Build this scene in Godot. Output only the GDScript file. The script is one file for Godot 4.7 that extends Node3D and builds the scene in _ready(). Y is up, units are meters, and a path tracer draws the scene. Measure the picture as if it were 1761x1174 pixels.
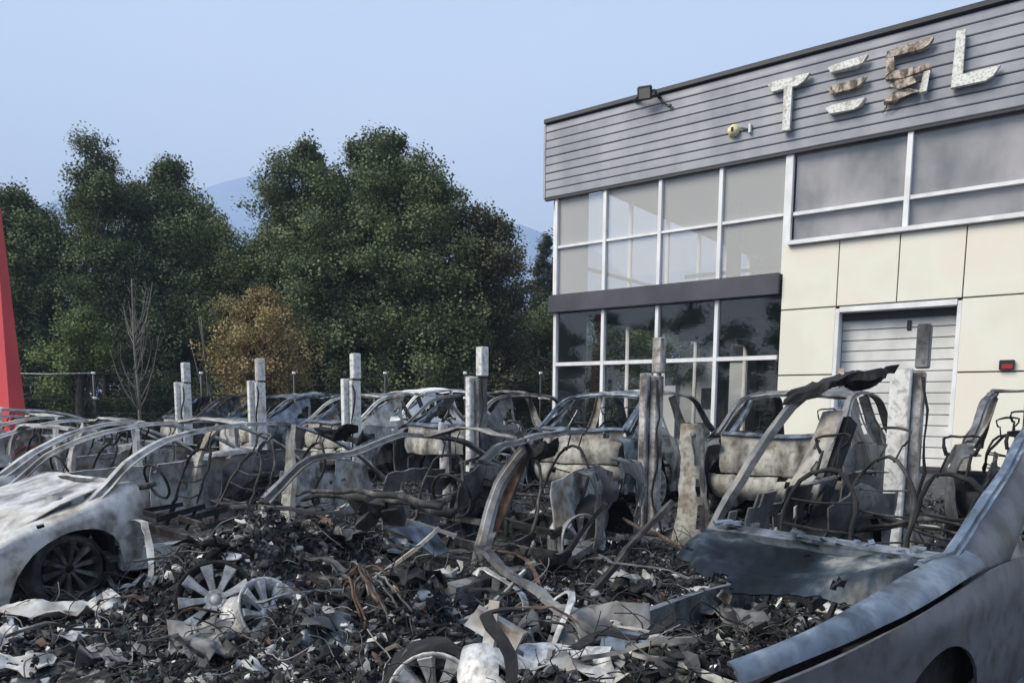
extends Node3D
# A burnt-out car lot in front of a glass-fronted showroom. x runs along the facade, -z towards it, y is up.

var R := RandomNumberGenerator.new()
var N := FastNoiseLite.new()
var M := {}
var taken := {}


class MB:
	# collects triangles; front faces clockwise
	var st := SurfaceTool.new()
	var pts := PackedVector3Array()
	var sg := PackedInt32Array()
	var col := PackedColorArray()
	var cur := 0
	var tint := Color.WHITE

	func tri(a: Vector3, b: Vector3, c: Vector3) -> void:
		pts.append(a); pts.append(c); pts.append(b)
		sg.append(cur)
		col.append(tint)

	func quad(a: Vector3, b: Vector3, c: Vector3, d: Vector3) -> void:
		tri(a, b, c); tri(a, c, d)

	func box(at: Vector3, size: Vector3, b := Basis()) -> void:
		var keep := cur
		cur = 99
		var h := size * 0.5
		var p := []
		for i in 8:
			p.append(at + b * Vector3(h.x * (1 if i & 1 else -1), h.y * (1 if i & 2 else -1), h.z * (1 if i & 4 else -1)))
		quad(p[4], p[5], p[7], p[6]); quad(p[1], p[0], p[2], p[3])
		quad(p[0], p[4], p[6], p[2]); quad(p[5], p[1], p[3], p[7])
		quad(p[6], p[7], p[3], p[2]); quad(p[0], p[1], p[5], p[4])
		cur = keep

	func bbox(at: Vector3, size: Vector3, ch := 0.01, b := Basis()) -> void:
		# box with chamfered edges: three crossing rings joined
		var keep := cur
		cur = 99
		var h := size * 0.5
		var f := func(x: float, y: float, z: float) -> Vector3: return at + b * Vector3(x, y, z)
		for s: float in [-1.0, 1.0]:
			var i := h - Vector3.ONE * ch
			var q := [f.call(-i.x, -i.y, s * h.z), f.call(i.x, -i.y, s * h.z), f.call(i.x, i.y, s * h.z), f.call(-i.x, i.y, s * h.z)]
			var u := [f.call(s * h.x, -i.y, i.z), f.call(s * h.x, -i.y, -i.z), f.call(s * h.x, i.y, -i.z), f.call(s * h.x, i.y, i.z)]
			var w := [f.call(-i.x, s * h.y, i.z), f.call(i.x, s * h.y, i.z), f.call(i.x, s * h.y, -i.z), f.call(-i.x, s * h.y, -i.z)]
			for k in [q, u, w]:
				if s > 0: quad(k[0], k[1], k[2], k[3])
				else: quad(k[3], k[2], k[1], k[0])
			for t: float in [-1.0, 1.0]:
				quad(f.call(s * i.x, t * h.y, i.z), f.call(s * i.x, t * i.y, h.z), f.call(-s * i.x, t * i.y, h.z), f.call(-s * i.x, t * h.y, i.z))
				quad(f.call(s * i.x, t * h.y, -i.z), f.call(s * i.x, t * i.y, -h.z), f.call(-s * i.x, t * i.y, -h.z), f.call(-s * i.x, t * h.y, -i.z))
				quad(f.call(s * h.x, t * i.y, i.z), f.call(s * h.x, t * i.y, -i.z), f.call(s * i.x, t * h.y, -i.z), f.call(s * i.x, t * h.y, i.z))
				quad(f.call(s * h.x, i.y, t * i.z), f.call(s * h.x, -i.y, t * i.z), f.call(s * i.x, -i.y, t * h.z), f.call(s * i.x, i.y, t * h.z))
				for r: float in [-1.0, 1.0]:
					tri(f.call(s * h.x, t * i.y, r * i.z), f.call(s * i.x, t * h.y, r * i.z), f.call(s * i.x, t * i.y, r * h.z))
		cur = keep

	func bar(a: Vector3, b: Vector3, w: float, h: float, up := Vector3.UP) -> void:
		var d := (b - a)
		var z := d.normalized()
		var x := up.cross(z)
		if x.length() < 0.01: x = Vector3.RIGHT
		x = x.normalized()
		box((a + b) * 0.5, Vector3(w, h, d.length()), Basis(x, z.cross(x), z))

	func sweep(path: Array, prof: Array, up := Vector3.UP, scales := [], closed := true, hard := true) -> void:
		# the profile (Vector2 list) carried along the path
		var rings := []
		var n := path.size()
		for i in n:
			var d: Vector3 = (path[mini(i + 1, n - 1)] - path[maxi(i - 1, 0)]).normalized()
			var x := up.cross(d)
			if x.length() < 0.05: x = Vector3.RIGHT.cross(d)
			x = x.normalized()
			var y := d.cross(x)
			var k: float = scales[i] if i < scales.size() else 1.0
			var ring := []
			for q: Vector2 in prof:
				ring.append(path[i] + (x * q.x + y * q.y) * k)
			rings.append(ring)
		var m := prof.size()
		for i in n - 1:
			for j in (m if closed else m - 1):
				var j2 := (j + 1) % m
				if hard and cur != 99: cur = 10 + j
				quad(rings[i][j], rings[i][j2], rings[i + 1][j2], rings[i + 1][j])
		if hard and cur != 99: cur = 0
		if closed:
			for j in range(1, m - 1):
				tri(rings[0][0], rings[0][j + 1], rings[0][j])
				tri(rings[n - 1][0], rings[n - 1][j], rings[n - 1][j + 1])

	func tube(path: Array, r: float, sides := 6, r2 := -1.0) -> void:
		var prof := []
		for i in sides:
			prof.append(Vector2(cos(TAU * i / sides), sin(TAU * i / sides)) * r)
		var sc := []
		if r2 >= 0.0:
			for i in path.size(): sc.append(lerpf(1.0, r2 / r, float(i) / (path.size() - 1)))
		var d: Vector3 = (path[path.size() - 1] - path[0]).normalized()
		sweep(path, prof, Vector3.RIGHT if absf(d.y) > 0.8 else Vector3.UP, sc, true, false)

	func sheet(g: Array, thick: float, gone := {}) -> void:
		# a curved sheet of rows of points, with thickness; cells in gone are burnt away
		var nr := g.size()
		var nc: int = g[0].size()
		var back := []
		for i in nr:
			var row := []
			for j in nc:
				var du: Vector3 = g[i][mini(j + 1, nc - 1)] - g[i][maxi(j - 1, 0)]
				var dv: Vector3 = g[mini(i + 1, nr - 1)][j] - g[maxi(i - 1, 0)][j]
				row.append(g[i][j] - du.cross(dv).normalized() * thick)
			back.append(row)
		for i in nr - 1:
			for j in nc - 1:
				if gone.has(i * 1000 + j): continue
				cur = 1
				quad(g[i][j], g[i][j + 1], g[i + 1][j + 1], g[i + 1][j])
				cur = 2
				quad(back[i][j], back[i + 1][j], back[i + 1][j + 1], back[i][j + 1])
				cur = 99
				if i == 0 or gone.has((i - 1) * 1000 + j): quad(back[i][j], back[i][j + 1], g[i][j + 1], g[i][j])
				if i == nr - 2 or gone.has((i + 1) * 1000 + j): quad(g[i + 1][j], g[i + 1][j + 1], back[i + 1][j + 1], back[i + 1][j])
				if j == 0 or gone.has(i * 1000 + j - 1): quad(g[i][j], g[i + 1][j], back[i + 1][j], back[i][j])
				if j == nc - 2 or gone.has(i * 1000 + j + 1): quad(back[i][j + 1], back[i + 1][j + 1], g[i + 1][j + 1], g[i][j + 1])
		cur = 0

	func lathe(prof: Array, n: int, t: Transform3D) -> void:
		# profile of (radius, height) turned about the local y axis
		for i in n:
			var a := TAU * i / n
			var b := TAU * (i + 1) / n
			for j in prof.size() - 1:
				var p: Vector2 = prof[j]
				var q: Vector2 = prof[j + 1]
				quad(t * Vector3(p.x * cos(a), p.y, p.x * sin(a)), t * Vector3(q.x * cos(a), q.y, q.x * sin(a)), t * Vector3(q.x * cos(b), q.y, q.x * sin(b)), t * Vector3(p.x * cos(b), p.y, p.x * sin(b)))

	func prism(poly: PackedVector2Array, depth: float, t: Transform3D) -> void:
		# outline in x and y, thickness along z
		cur = 99
		var idx := Geometry2D.triangulate_polygon(poly)
		for i in range(0, idx.size(), 3):
			var a := poly[idx[i]]; var b := poly[idx[i + 1]]; var c := poly[idx[i + 2]]
			tri(t * Vector3(a.x, a.y, depth), t * Vector3(b.x, b.y, depth), t * Vector3(c.x, c.y, depth))
			tri(t * Vector3(a.x, a.y, 0), t * Vector3(c.x, c.y, 0), t * Vector3(b.x, b.y, 0))
		for i in poly.size():
			var a := poly[i]; var b := poly[(i + 1) % poly.size()]
			quad(t * Vector3(a.x, a.y, 0), t * Vector3(b.x, b.y, 0), t * Vector3(b.x, b.y, depth), t * Vector3(a.x, a.y, depth))
		cur = 0

	func warp(noise: FastNoiseLite, amp: float, freq: float, off: float) -> void:
		for i in pts.size():
			var p := pts[i] * freq + Vector3.ONE * off
			pts[i] += Vector3(noise.get_noise_3dv(p), noise.get_noise_3dv(p + Vector3(31, 7, 3)), noise.get_noise_3dv(p + Vector3(5, 57, 23))) * amp

	func mesh(m: Material) -> ArrayMesh:
		st.begin(Mesh.PRIMITIVE_TRIANGLES)
		for i in pts.size():
			var g := sg[i / 3]
			st.set_smooth_group(-1 if g == 99 else g)
			st.set_color(col[i / 3])
			st.add_vertex(pts[i])
		st.generate_normals()
		st.set_material(m)
		return st.commit()


# ---------------------------------------------------------------- naming
func fresh(called: String) -> String:
	var n: int = taken.get(called, 0)
	taken[called] = n + 1
	return called if n == 0 else "%s_%03d" % [called, n]


func tag(o: Node3D, label: String, category: String, group := "", kind := "") -> Node3D:
	if label: o.set_meta("label", label)
	if category: o.set_meta("category", category)
	if group: o.set_meta("group", group)
	if kind: o.set_meta("kind", kind)
	return o


func thing(called: String, at: Vector3, turn: float, label: String, category: String, group := "") -> Node3D:
	var o := Node3D.new()
	o.name = fresh(called)
	add_child(o)
	o.position = at
	o.rotation_degrees.y = turn
	return tag(o, label, category, group)


func put(mb: MB, called: String, m: Material, parent: Node = null) -> MeshInstance3D:
	return lay(mb.mesh(m), called, parent)


func lay(mesh: Mesh, called: String, parent: Node = null) -> MeshInstance3D:
	var o := MeshInstance3D.new()
	o.mesh = mesh
	if parent == null:
		o.name = fresh(called)
		add_child(o)
	else:
		var n := 0
		var nm := called
		while parent.has_node(nm):
			n += 1
			nm = "%s_%03d" % [called, n]
		o.name = nm
		parent.add_child(o)
	return o


func structure(mb: MB, called: String, m: Material) -> MeshInstance3D:
	var o := put(mb, called, m)
	o.set_meta("kind", "structure")
	return o


# ---------------------------------------------------------------- materials
func lin(r: float, g: float, b: float, a := 1.0) -> Color:
	var c := Color(r, g, b).linear_to_srgb()
	c.a = a
	return c


func plain(c: Color, rough := 0.7, metal := 0.0) -> StandardMaterial3D:
	var m := StandardMaterial3D.new()
	m.albedo_color = c
	m.roughness = rough
	m.metallic = metal
	return m


func noise_tex(sd: int, freq: float, ramp: Gradient = null, octaves := 5, kind := FastNoiseLite.TYPE_SIMPLEX_SMOOTH, warp := 30.0, size := 512) -> NoiseTexture2D:
	var n := FastNoiseLite.new()
	n.seed = sd
	n.noise_type = kind
	n.frequency = freq
	n.fractal_octaves = octaves
	n.fractal_gain = 0.55
	if warp > 0.0:
		n.domain_warp_enabled = true
		n.domain_warp_amplitude = warp
		n.domain_warp_frequency = freq * 1.5
	var t := NoiseTexture2D.new()
	t.width = size
	t.height = size
	t.seamless = true
	t.noise = n
	if ramp: t.color_ramp = ramp
	return t


func ramp(stops: Array) -> Gradient:
	var g := Gradient.new()
	var off := PackedFloat32Array()
	var cols := PackedColorArray()
	for s in stops:
		off.append(s[0])
		cols.append(s[1])
	g.offsets = off
	g.colors = cols
	return g


var fine_tex: NoiseTexture2D
var bump_tex: NoiseTexture2D

func patchy(sd: int, freq: float, tile: float, stops: Array, rough := 0.8, metal := 0.0, bump := 0.6, detail := true, stretch := 0.6) -> StandardMaterial3D:
	var m := StandardMaterial3D.new()
	m.albedo_texture = noise_tex(sd, freq, ramp(stops))
	m.uv1_triplanar = true
	m.uv1_world_triplanar = true
	m.uv1_scale = Vector3(1.0, stretch, 1.0) / tile
	m.roughness = rough
	m.metallic = metal
	if bump > 0.0:
		m.heightmap_enabled = true
		m.heightmap_texture = bump_tex
		m.heightmap_scale = bump
	if detail:
		m.detail_enabled = true
		m.detail_albedo = fine_tex
		m.detail_blend_mode = BaseMaterial3D.BLEND_MODE_MUL
		m.detail_uv_layer = BaseMaterial3D.DETAIL_UV_2
		m.uv2_triplanar = true
		m.uv2_world_triplanar = true
		m.uv2_scale = Vector3.ONE / (tile * 0.37)
	return m


func make_materials() -> void:
	fine_tex = noise_tex(71, 0.012, ramp([[0.2, Color(0.74, 0.73, 0.72)], [0.5, Color(0.95, 0.95, 0.95)], [1.0, Color(1, 1, 1)]]), 5, FastNoiseLite.TYPE_SIMPLEX_SMOOTH, 25.0)
	bump_tex = noise_tex(72, 0.012, null, 5)
	# scorched bare steel: chalky white-grey with ochre bloom and soot
	M.pale = patchy(1, 0.006, 1.95, [[0.16, lin(0.03, 0.03, 0.03)], [0.3, lin(0.2, 0.19, 0.18)], [0.45, lin(0.42, 0.415, 0.41)], [0.6, lin(0.56, 0.56, 0.57)], [0.76, lin(0.44, 0.40, 0.33)], [0.88, lin(0.24, 0.16, 0.10)]], 0.75, 0.0, 0.5)
	M.white = patchy(2, 0.006, 2.40, [[0.16, lin(0.06, 0.055, 0.05)], [0.3, lin(0.3, 0.29, 0.275)], [0.46, lin(0.54, 0.54, 0.545)], [0.6, lin(0.58, 0.575, 0.56)], [0.74, lin(0.46, 0.43, 0.36)], [0.86, lin(0.2, 0.17, 0.14)]], 0.6, 0.0, 0.3)
	M.tan = patchy(3, 0.006, 1.65, [[0.17, lin(0.02, 0.018, 0.017)], [0.31, lin(0.15, 0.135, 0.12)], [0.46, lin(0.32, 0.31, 0.285)], [0.62, lin(0.45, 0.44, 0.395)], [0.8, lin(0.27, 0.23, 0.175)]], 0.85, 0.0, 0.6)
	M.soot = patchy(4, 0.010, 0.9, [[0.25, lin(0.008, 0.008, 0.009)], [0.55, lin(0.035, 0.034, 0.035)], [0.75, lin(0.11, 0.105, 0.10)], [0.9, lin(0.2, 0.18, 0.16)]], 0.85, 0.0, 0.8)
	M.char = patchy(5, 0.010, 0.8, [[0.3, lin(0.005, 0.005, 0.006)], [0.7, lin(0.02, 0.02, 0.021)], [0.85, lin(0.05, 0.045, 0.04)]], 0.9, 0.0, 1.0)
	M.grey = patchy(6, 0.006, 1.80, [[0.22, lin(0.02, 0.02, 0.022)], [0.42, lin(0.10, 0.10, 0.105)], [0.58, lin(0.21, 0.21, 0.215)], [0.8, lin(0.30, 0.285, 0.26)]], 0.65, 0.25, 0.5)
	M.blue = patchy(7, 0.008, 1.2, [[0.2, lin(0.015, 0.018, 0.022)], [0.42, lin(0.10, 0.12, 0.15)], [0.6, lin(0.22, 0.26, 0.31)], [0.82, lin(0.34, 0.36, 0.38)]], 0.38, 0.45, 0.4)
	M.hood = patchy(8, 0.006, 1.5, [[0.3, lin(0.008, 0.010, 0.014)], [0.55, lin(0.016, 0.024, 0.034)], [0.68, lin(0.04, 0.058, 0.078)], [0.86, lin(0.30, 0.30, 0.29)]], 0.6, 0.0, 0.5)
	M.hood.metallic_specular = 0.22
	M.rust = patchy(9, 0.010, 0.8, [[0.25, lin(0.02, 0.012, 0.01)], [0.5, lin(0.10, 0.055, 0.035)], [0.75, lin(0.22, 0.15, 0.10)]], 0.9, 0.0, 0.8)
	M.alloy = patchy(10, 0.010, 0.7, [[0.25, lin(0.22, 0.21, 0.2)], [0.5, lin(0.52, 0.52, 0.52)], [0.8, lin(0.66, 0.66, 0.66)]], 0.55, 0.2, 0.15)
	M.paint = patchy(11, 0.006, 2.2, [[0.2, lin(0.045, 0.04, 0.038)], [0.34, lin(0.125, 0.125, 0.135)], [0.6, lin(0.165, 0.167, 0.185)], [0.74, lin(0.15, 0.15, 0.165)], [0.84, lin(0.08, 0.065, 0.052)]], 0.42, 0.2, 0.16)
	M.paint_edge = patchy(12, 0.009, 1.8, [[0.22, lin(0.03, 0.036, 0.045)], [0.36, lin(0.10, 0.13, 0.165)], [0.6, lin(0.15, 0.19, 0.25)], [0.85, lin(0.40, 0.45, 0.50)]], 0.4, 0.35, 0.15)
	M.post = patchy(13, 0.006, 1.7, [[0.12, lin(0.4, 0.37, 0.33)], [0.3, lin(0.70, 0.69, 0.66)], [0.6, lin(0.78, 0.78, 0.76)]], 0.6, 0.0, 0.1)
	M.post_burnt = patchy(14, 0.007, 1.2, [[0.16, lin(0.07, 0.06, 0.055)], [0.36, lin(0.24, 0.215, 0.20)], [0.55, lin(0.42, 0.40, 0.38)], [0.78, lin(0.66, 0.64, 0.61)]], 0.8, 0.0, 0.4)
	M.asphalt = patchy(15, 0.01, 3.0, [[0.2, lin(0.018, 0.019, 0.022)], [0.5, lin(0.042, 0.044, 0.05)], [0.8, lin(0.08, 0.083, 0.09)]], 0.8, 0.0, 0.8)
	M.ash = patchy(16, 0.014, 0.9, [[0.3, lin(0.008, 0.008, 0.009)], [0.5, lin(0.022, 0.022, 0.024)], [0.62, lin(0.09, 0.09, 0.092)], [0.78, lin(0.34, 0.335, 0.33)]], 0.95, 0.0, 2.2)
	M.panel = patchy(17, 0.004, 5.0, [[0.2, lin(0.68, 0.66, 0.56)], [0.5, lin(0.72, 0.71, 0.61)], [0.8, lin(0.72, 0.67, 0.57)]], 0.75, 0.0, 0.03, false)
	M.clad = patchy(18, 0.005, 4.0, [[0.2, lin(0.20, 0.207, 0.235)], [0.5, lin(0.24, 0.248, 0.275)], [0.8, lin(0.29, 0.297, 0.32)]], 0.45, 0.2, 0.0, false)
	M.dark_trim = plain(lin(0.02, 0.02, 0.024), 0.5)
	M.band = patchy(19, 0.005, 3.0, [[0.2, lin(0.035, 0.035, 0.045)], [0.8, lin(0.06, 0.06, 0.075)]], 0.5, 0.0, 0.0, false)
	M.frame = patchy(20, 0.006, 2.0, [[0.2, lin(0.62, 0.62, 0.62)], [0.7, lin(0.76, 0.76, 0.76)]], 0.5, 0.0, 0.0, false)
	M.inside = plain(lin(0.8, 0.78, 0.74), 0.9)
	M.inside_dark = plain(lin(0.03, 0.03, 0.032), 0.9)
	M.blind = patchy(21, 0.005, 4.5, [[0.2, lin(0.18, 0.18, 0.18)], [0.5, lin(0.30, 0.285, 0.285)], [0.8, lin(0.42, 0.39, 0.39)]], 0.8, 0.0, 0.0, false)
	M.shutter = patchy(22, 0.005, 2.4, [[0.2, lin(0.5, 0.5, 0.48)], [0.8, lin(0.66, 0.66, 0.64)]], 0.6, 0.0, 0.05, false)
	M.letter = patchy(23, 0.007, 1.3, [[0.2, lin(0.46, 0.43, 0.36)], [0.4, lin(0.72, 0.72, 0.66)], [0.7, lin(0.8, 0.8, 0.76)]], 0.7, 0.0, 0.2)
	M.letter_burnt = patchy(24, 0.010, 0.9, [[0.25, lin(0.09, 0.07, 0.05)], [0.45, lin(0.36, 0.29, 0.23)], [0.7, lin(0.6, 0.53, 0.46)]], 0.9, 0.0, 0.6)
	M.red = patchy(25, 0.005, 3.0, [[0.2, lin(0.44, 0.035, 0.04)], [0.8, lin(0.56, 0.055, 0.06)]], 0.5, 0.0, 0.0, false)
	M.bark = patchy(26, 0.02, 1.0, [[0.2, lin(0.04, 0.032, 0.026)], [0.8, lin(0.14, 0.12, 0.10)]], 0.95, 0.0, 1.5)
	M.bark_pale = patchy(27, 0.02, 1.0, [[0.2, lin(0.13, 0.12, 0.10)], [0.8, lin(0.26, 0.24, 0.21)]], 0.95, 0.0, 1.0)
	M.grass = patchy(28, 0.012, 4.0, [[0.2, lin(0.025, 0.035, 0.015)], [0.8, lin(0.06, 0.075, 0.03)]], 0.95, 0.0, 2.0)
	M.hill = patchy(29, 0.008, 700.0, [[0.2, lin(0.16, 0.24, 0.38)], [0.8, lin(0.22, 0.31, 0.46)]], 0.95, 0.0, 0.0, false)  # pale blue of distant haze painted into the ridge colour
	M.black = plain(lin(0.012, 0.012, 0.014), 0.5)
	M.brass = plain(lin(0.55, 0.45, 0.2), 0.6)
	M.render_wall = plain(lin(0.62, 0.62, 0.6), 0.9)
	M.roof_tile = patchy(30, 0.02, 2.0, [[0.2, lin(0.03, 0.028, 0.026)], [0.8, lin(0.08, 0.07, 0.065)]], 0.85, 0.0, 0.5, false)
	M.sticker = plain(lin(0.3, 0.012, 0.012), 0.5)
	var gl := StandardMaterial3D.new()
	gl.transparency = BaseMaterial3D.TRANSPARENCY_ALPHA
	gl.albedo_color = Color(0.3, 0.36, 0.36, 0.03)
	gl.roughness = 0.02
	M.glass = gl
	var dg := gl.duplicate() as StandardMaterial3D
	dg.albedo_color = Color(0.85, 0.84, 0.82, 0.34)
	M.sky_veil_glass = dg  # whitish veil colour stands in for sky reflected in the upper panes
	var lf := StandardMaterial3D.new()
	lf.vertex_color_use_as_albedo = true
	lf.roughness = 0.85
	lf.backlight_enabled = true
	lf.backlight = Color(0.34, 0.40, 0.2)
	M.leaf = lf
	var ch := StandardMaterial3D.new()
	ch.vertex_color_use_as_albedo = true
	ch.roughness = 0.8
	M.chip = ch


# ---------------------------------------------------------------- light and camera
func light_and_camera() -> void:
	var cam := Camera3D.new()
	cam.name = "camera"
	cam.projection = Camera3D.PROJECTION_FRUSTUM
	var nr := 0.1
	var f := 1290.7          # focal length in units of 1/1174 of the picture's height
	cam.near = nr
	cam.far = 9000.0
	cam.size = nr * 1174.0 / f
	cam.frustum_offset = Vector2((880.5 - 820.0) / f, (838.9 - 587.0) / f) * nr
	cam.position = Vector3(0, 1.62, 0)
	cam.rotation = Vector3(-atan(0.12), deg_to_rad(38.2), 0)
	add_child(cam)
	cam.current = true
	# hazy morning sky: blue above, lavender haze below, faint soft cloud
	var pano := Image.create(768, 384, false, Image.FORMAT_RGBF)
	var cn := FastNoiseLite.new()
	cn.seed = 81
	cn.frequency = 1.1
	cn.fractal_octaves = 5
	var top := Color(0.335, 0.455, 0.66)
	var mid := Color(0.435, 0.535, 0.70)
	var low := Color(0.61, 0.64, 0.72)
	for y in 384:
		var el := (0.5 - (y + 0.5) / 384.0) * PI
		var up := sin(el)
		var c := mid.lerp(top, smoothstep(0.25, 1.0, up)) if up > 0.25 else low.lerp(mid, smoothstep(0.0, 0.25, up))
		if up < 0.0: c = low.lerp(Color(0.12, 0.12, 0.13), smoothstep(0.0, 0.12, -up))
		for x in 768:
			var az := x / 768.0 * TAU
			var d := Vector3(cos(az) * cos(el), up * 2.4, sin(az) * cos(el))
			var k := smoothstep(-0.05, 0.55, cn.get_noise_3dv(d)) * 0.10 * smoothstep(0.0, 0.1, up)
			pano.set_pixel(x, y, c.lerp(Color(0.74, 0.74, 0.82), k))
	var sky := PanoramaSkyMaterial.new()
	sky.panorama = ImageTexture.create_from_image(pano)
	var sk := Sky.new()
	sk.sky_material = sky
	var e := Environment.new()
	e.background_mode = Environment.BG_SKY
	e.sky = sk
	e.tonemap_mode = Environment.TONE_MAPPER_LINEAR
	e.tonemap_exposure = 1.62
	e.sdfgi_enabled = true
	e.ssao_enabled = true
	e.ssil_enabled = true
	e.fog_enabled = true
	e.fog_density = 0.0008
	e.fog_light_color = Color(0.78, 0.85, 0.97)
	var w := WorldEnvironment.new()
	w.name = "world_environment"
	w.environment = e
	add_child(w)
	var sun := DirectionalLight3D.new()
	sun.name = "sun"
	sun.light_energy = 1.2
	sun.light_color = Color(1.0, 0.97, 0.91)
	sun.light_angular_distance = 34.0
	sun.shadow_enabled = true
	add_child(sun)
	sun.look_at_from_position(Vector3(-5, 8.8, 8), Vector3.ZERO)


func lot_height(x: float, z: float) -> float:
	return 0.1 * smoothstep(7.4, 8.6, -z + x * 0.0)


func heap(x: float, z: float) -> float:
	# how deep the ash lies
	var h := 0.0
	for q: Array in [[-3.6, -3.3, 1.0, 0.3], [-4.95, -3.5, 0.7, 0.72], [-5.1, -4.4, 0.8, 0.5], [-3.3, -3.35, 0.6, 0.42], [-3.4, -4.4, 1.0, 0.30], [-3.2, -5.8, 1.1, 0.24], [-2.3, -3.6, 0.8, 0.22], [-6.0, -5.2, 1.3, 0.22], [-8.7, -4.6, 1.4, 0.2], [-1.5, -5.2, 1.0, 0.22], [-1.35, -2.95, 0.75, 0.5], [-1.15, -3.5, 0.45, 0.5], [-11.4, -4.6, 1.3, 0.2]]:
		h = maxf(h, q[3] * exp(-(pow(x - q[0], 2) + pow(z - q[1], 2)) / (q[2] * q[2])))
	return h * (0.8 + 0.5 * N.get_noise_2d(x * 60, z * 60)) + 0.05 * maxf(0.0, N.get_noise_2d(x * 140 + 50, z * 140))


func setting() -> void:
	var mb := MB.new()
	var xs := [-1500.0, -400.0, -80.0, -30.0]
	for i in 40: xs.append(-29.0 + i)
	xs.append_array([30.0, 100.0, 500.0])
	var zs := [-1500.0, -400.0, -100.0, -40.0]
	for i in 42: zs.append(-32.0 + i * 0.8)
	zs.append_array([5.0, 30.0, 300.0])
	for i in zs.size() - 1:
		for j in xs.size() - 1:
			var a := Vector3(xs[j], lot_height(xs[j], zs[i]), zs[i])
			var b := Vector3(xs[j + 1], lot_height(xs[j + 1], zs[i]), zs[i])
			var c := Vector3(xs[j + 1], lot_height(xs[j + 1], zs[i + 1]), zs[i + 1])
			var d := Vector3(xs[j], lot_height(xs[j], zs[i + 1]), zs[i + 1])
			mb.quad(d, c, b, a)
	structure(mb, "ground", M.asphalt)
	# grass strip beyond the lot, under the hedge and trees
	var g := MB.new()
	var gp := [Vector3(-26.0, 0.14, -3.5), Vector3(-10.0, 0.14, -36.0), Vector3(-10, 0.14, -90), Vector3(-120, 0.14, -90), Vector3(-120, 0.14, -3.5)]
	for i in range(1, 4): g.tri(gp[0], gp[i], gp[i + 1])
	structure(g, "grass_ground", M.grass)
	# far ridges
	var hn := FastNoiseLite.new()
	hn.seed = 9
	hn.frequency = 0.0011
	hn.fractal_octaves = 5
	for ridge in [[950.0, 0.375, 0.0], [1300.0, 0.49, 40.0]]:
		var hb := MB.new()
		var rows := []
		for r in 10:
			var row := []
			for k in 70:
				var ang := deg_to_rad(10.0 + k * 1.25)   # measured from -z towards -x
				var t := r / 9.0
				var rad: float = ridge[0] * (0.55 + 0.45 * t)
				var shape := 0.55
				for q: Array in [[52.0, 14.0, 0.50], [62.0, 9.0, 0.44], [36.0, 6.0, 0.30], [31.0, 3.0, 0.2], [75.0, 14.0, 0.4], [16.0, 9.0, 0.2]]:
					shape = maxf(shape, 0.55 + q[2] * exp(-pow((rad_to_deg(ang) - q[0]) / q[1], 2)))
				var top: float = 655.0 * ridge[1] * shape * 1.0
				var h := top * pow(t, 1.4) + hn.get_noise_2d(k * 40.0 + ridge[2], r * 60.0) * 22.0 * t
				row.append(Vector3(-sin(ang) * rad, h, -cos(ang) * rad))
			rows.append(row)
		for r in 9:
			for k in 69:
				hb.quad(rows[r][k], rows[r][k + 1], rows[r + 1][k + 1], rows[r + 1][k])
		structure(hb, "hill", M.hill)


# ---------------------------------------------------------------- the showroom
const FZ := -17.5

func beam(b: Node3D, called: String, at: Vector3, size: Vector3, m: Material, ch := 0.0) -> MeshInstance3D:
	var mb := MB.new()
	if ch > 0.0: mb.bbox(at, size, ch)
	else: mb.box(at, size)
	return put(mb, called, m, b)


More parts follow.
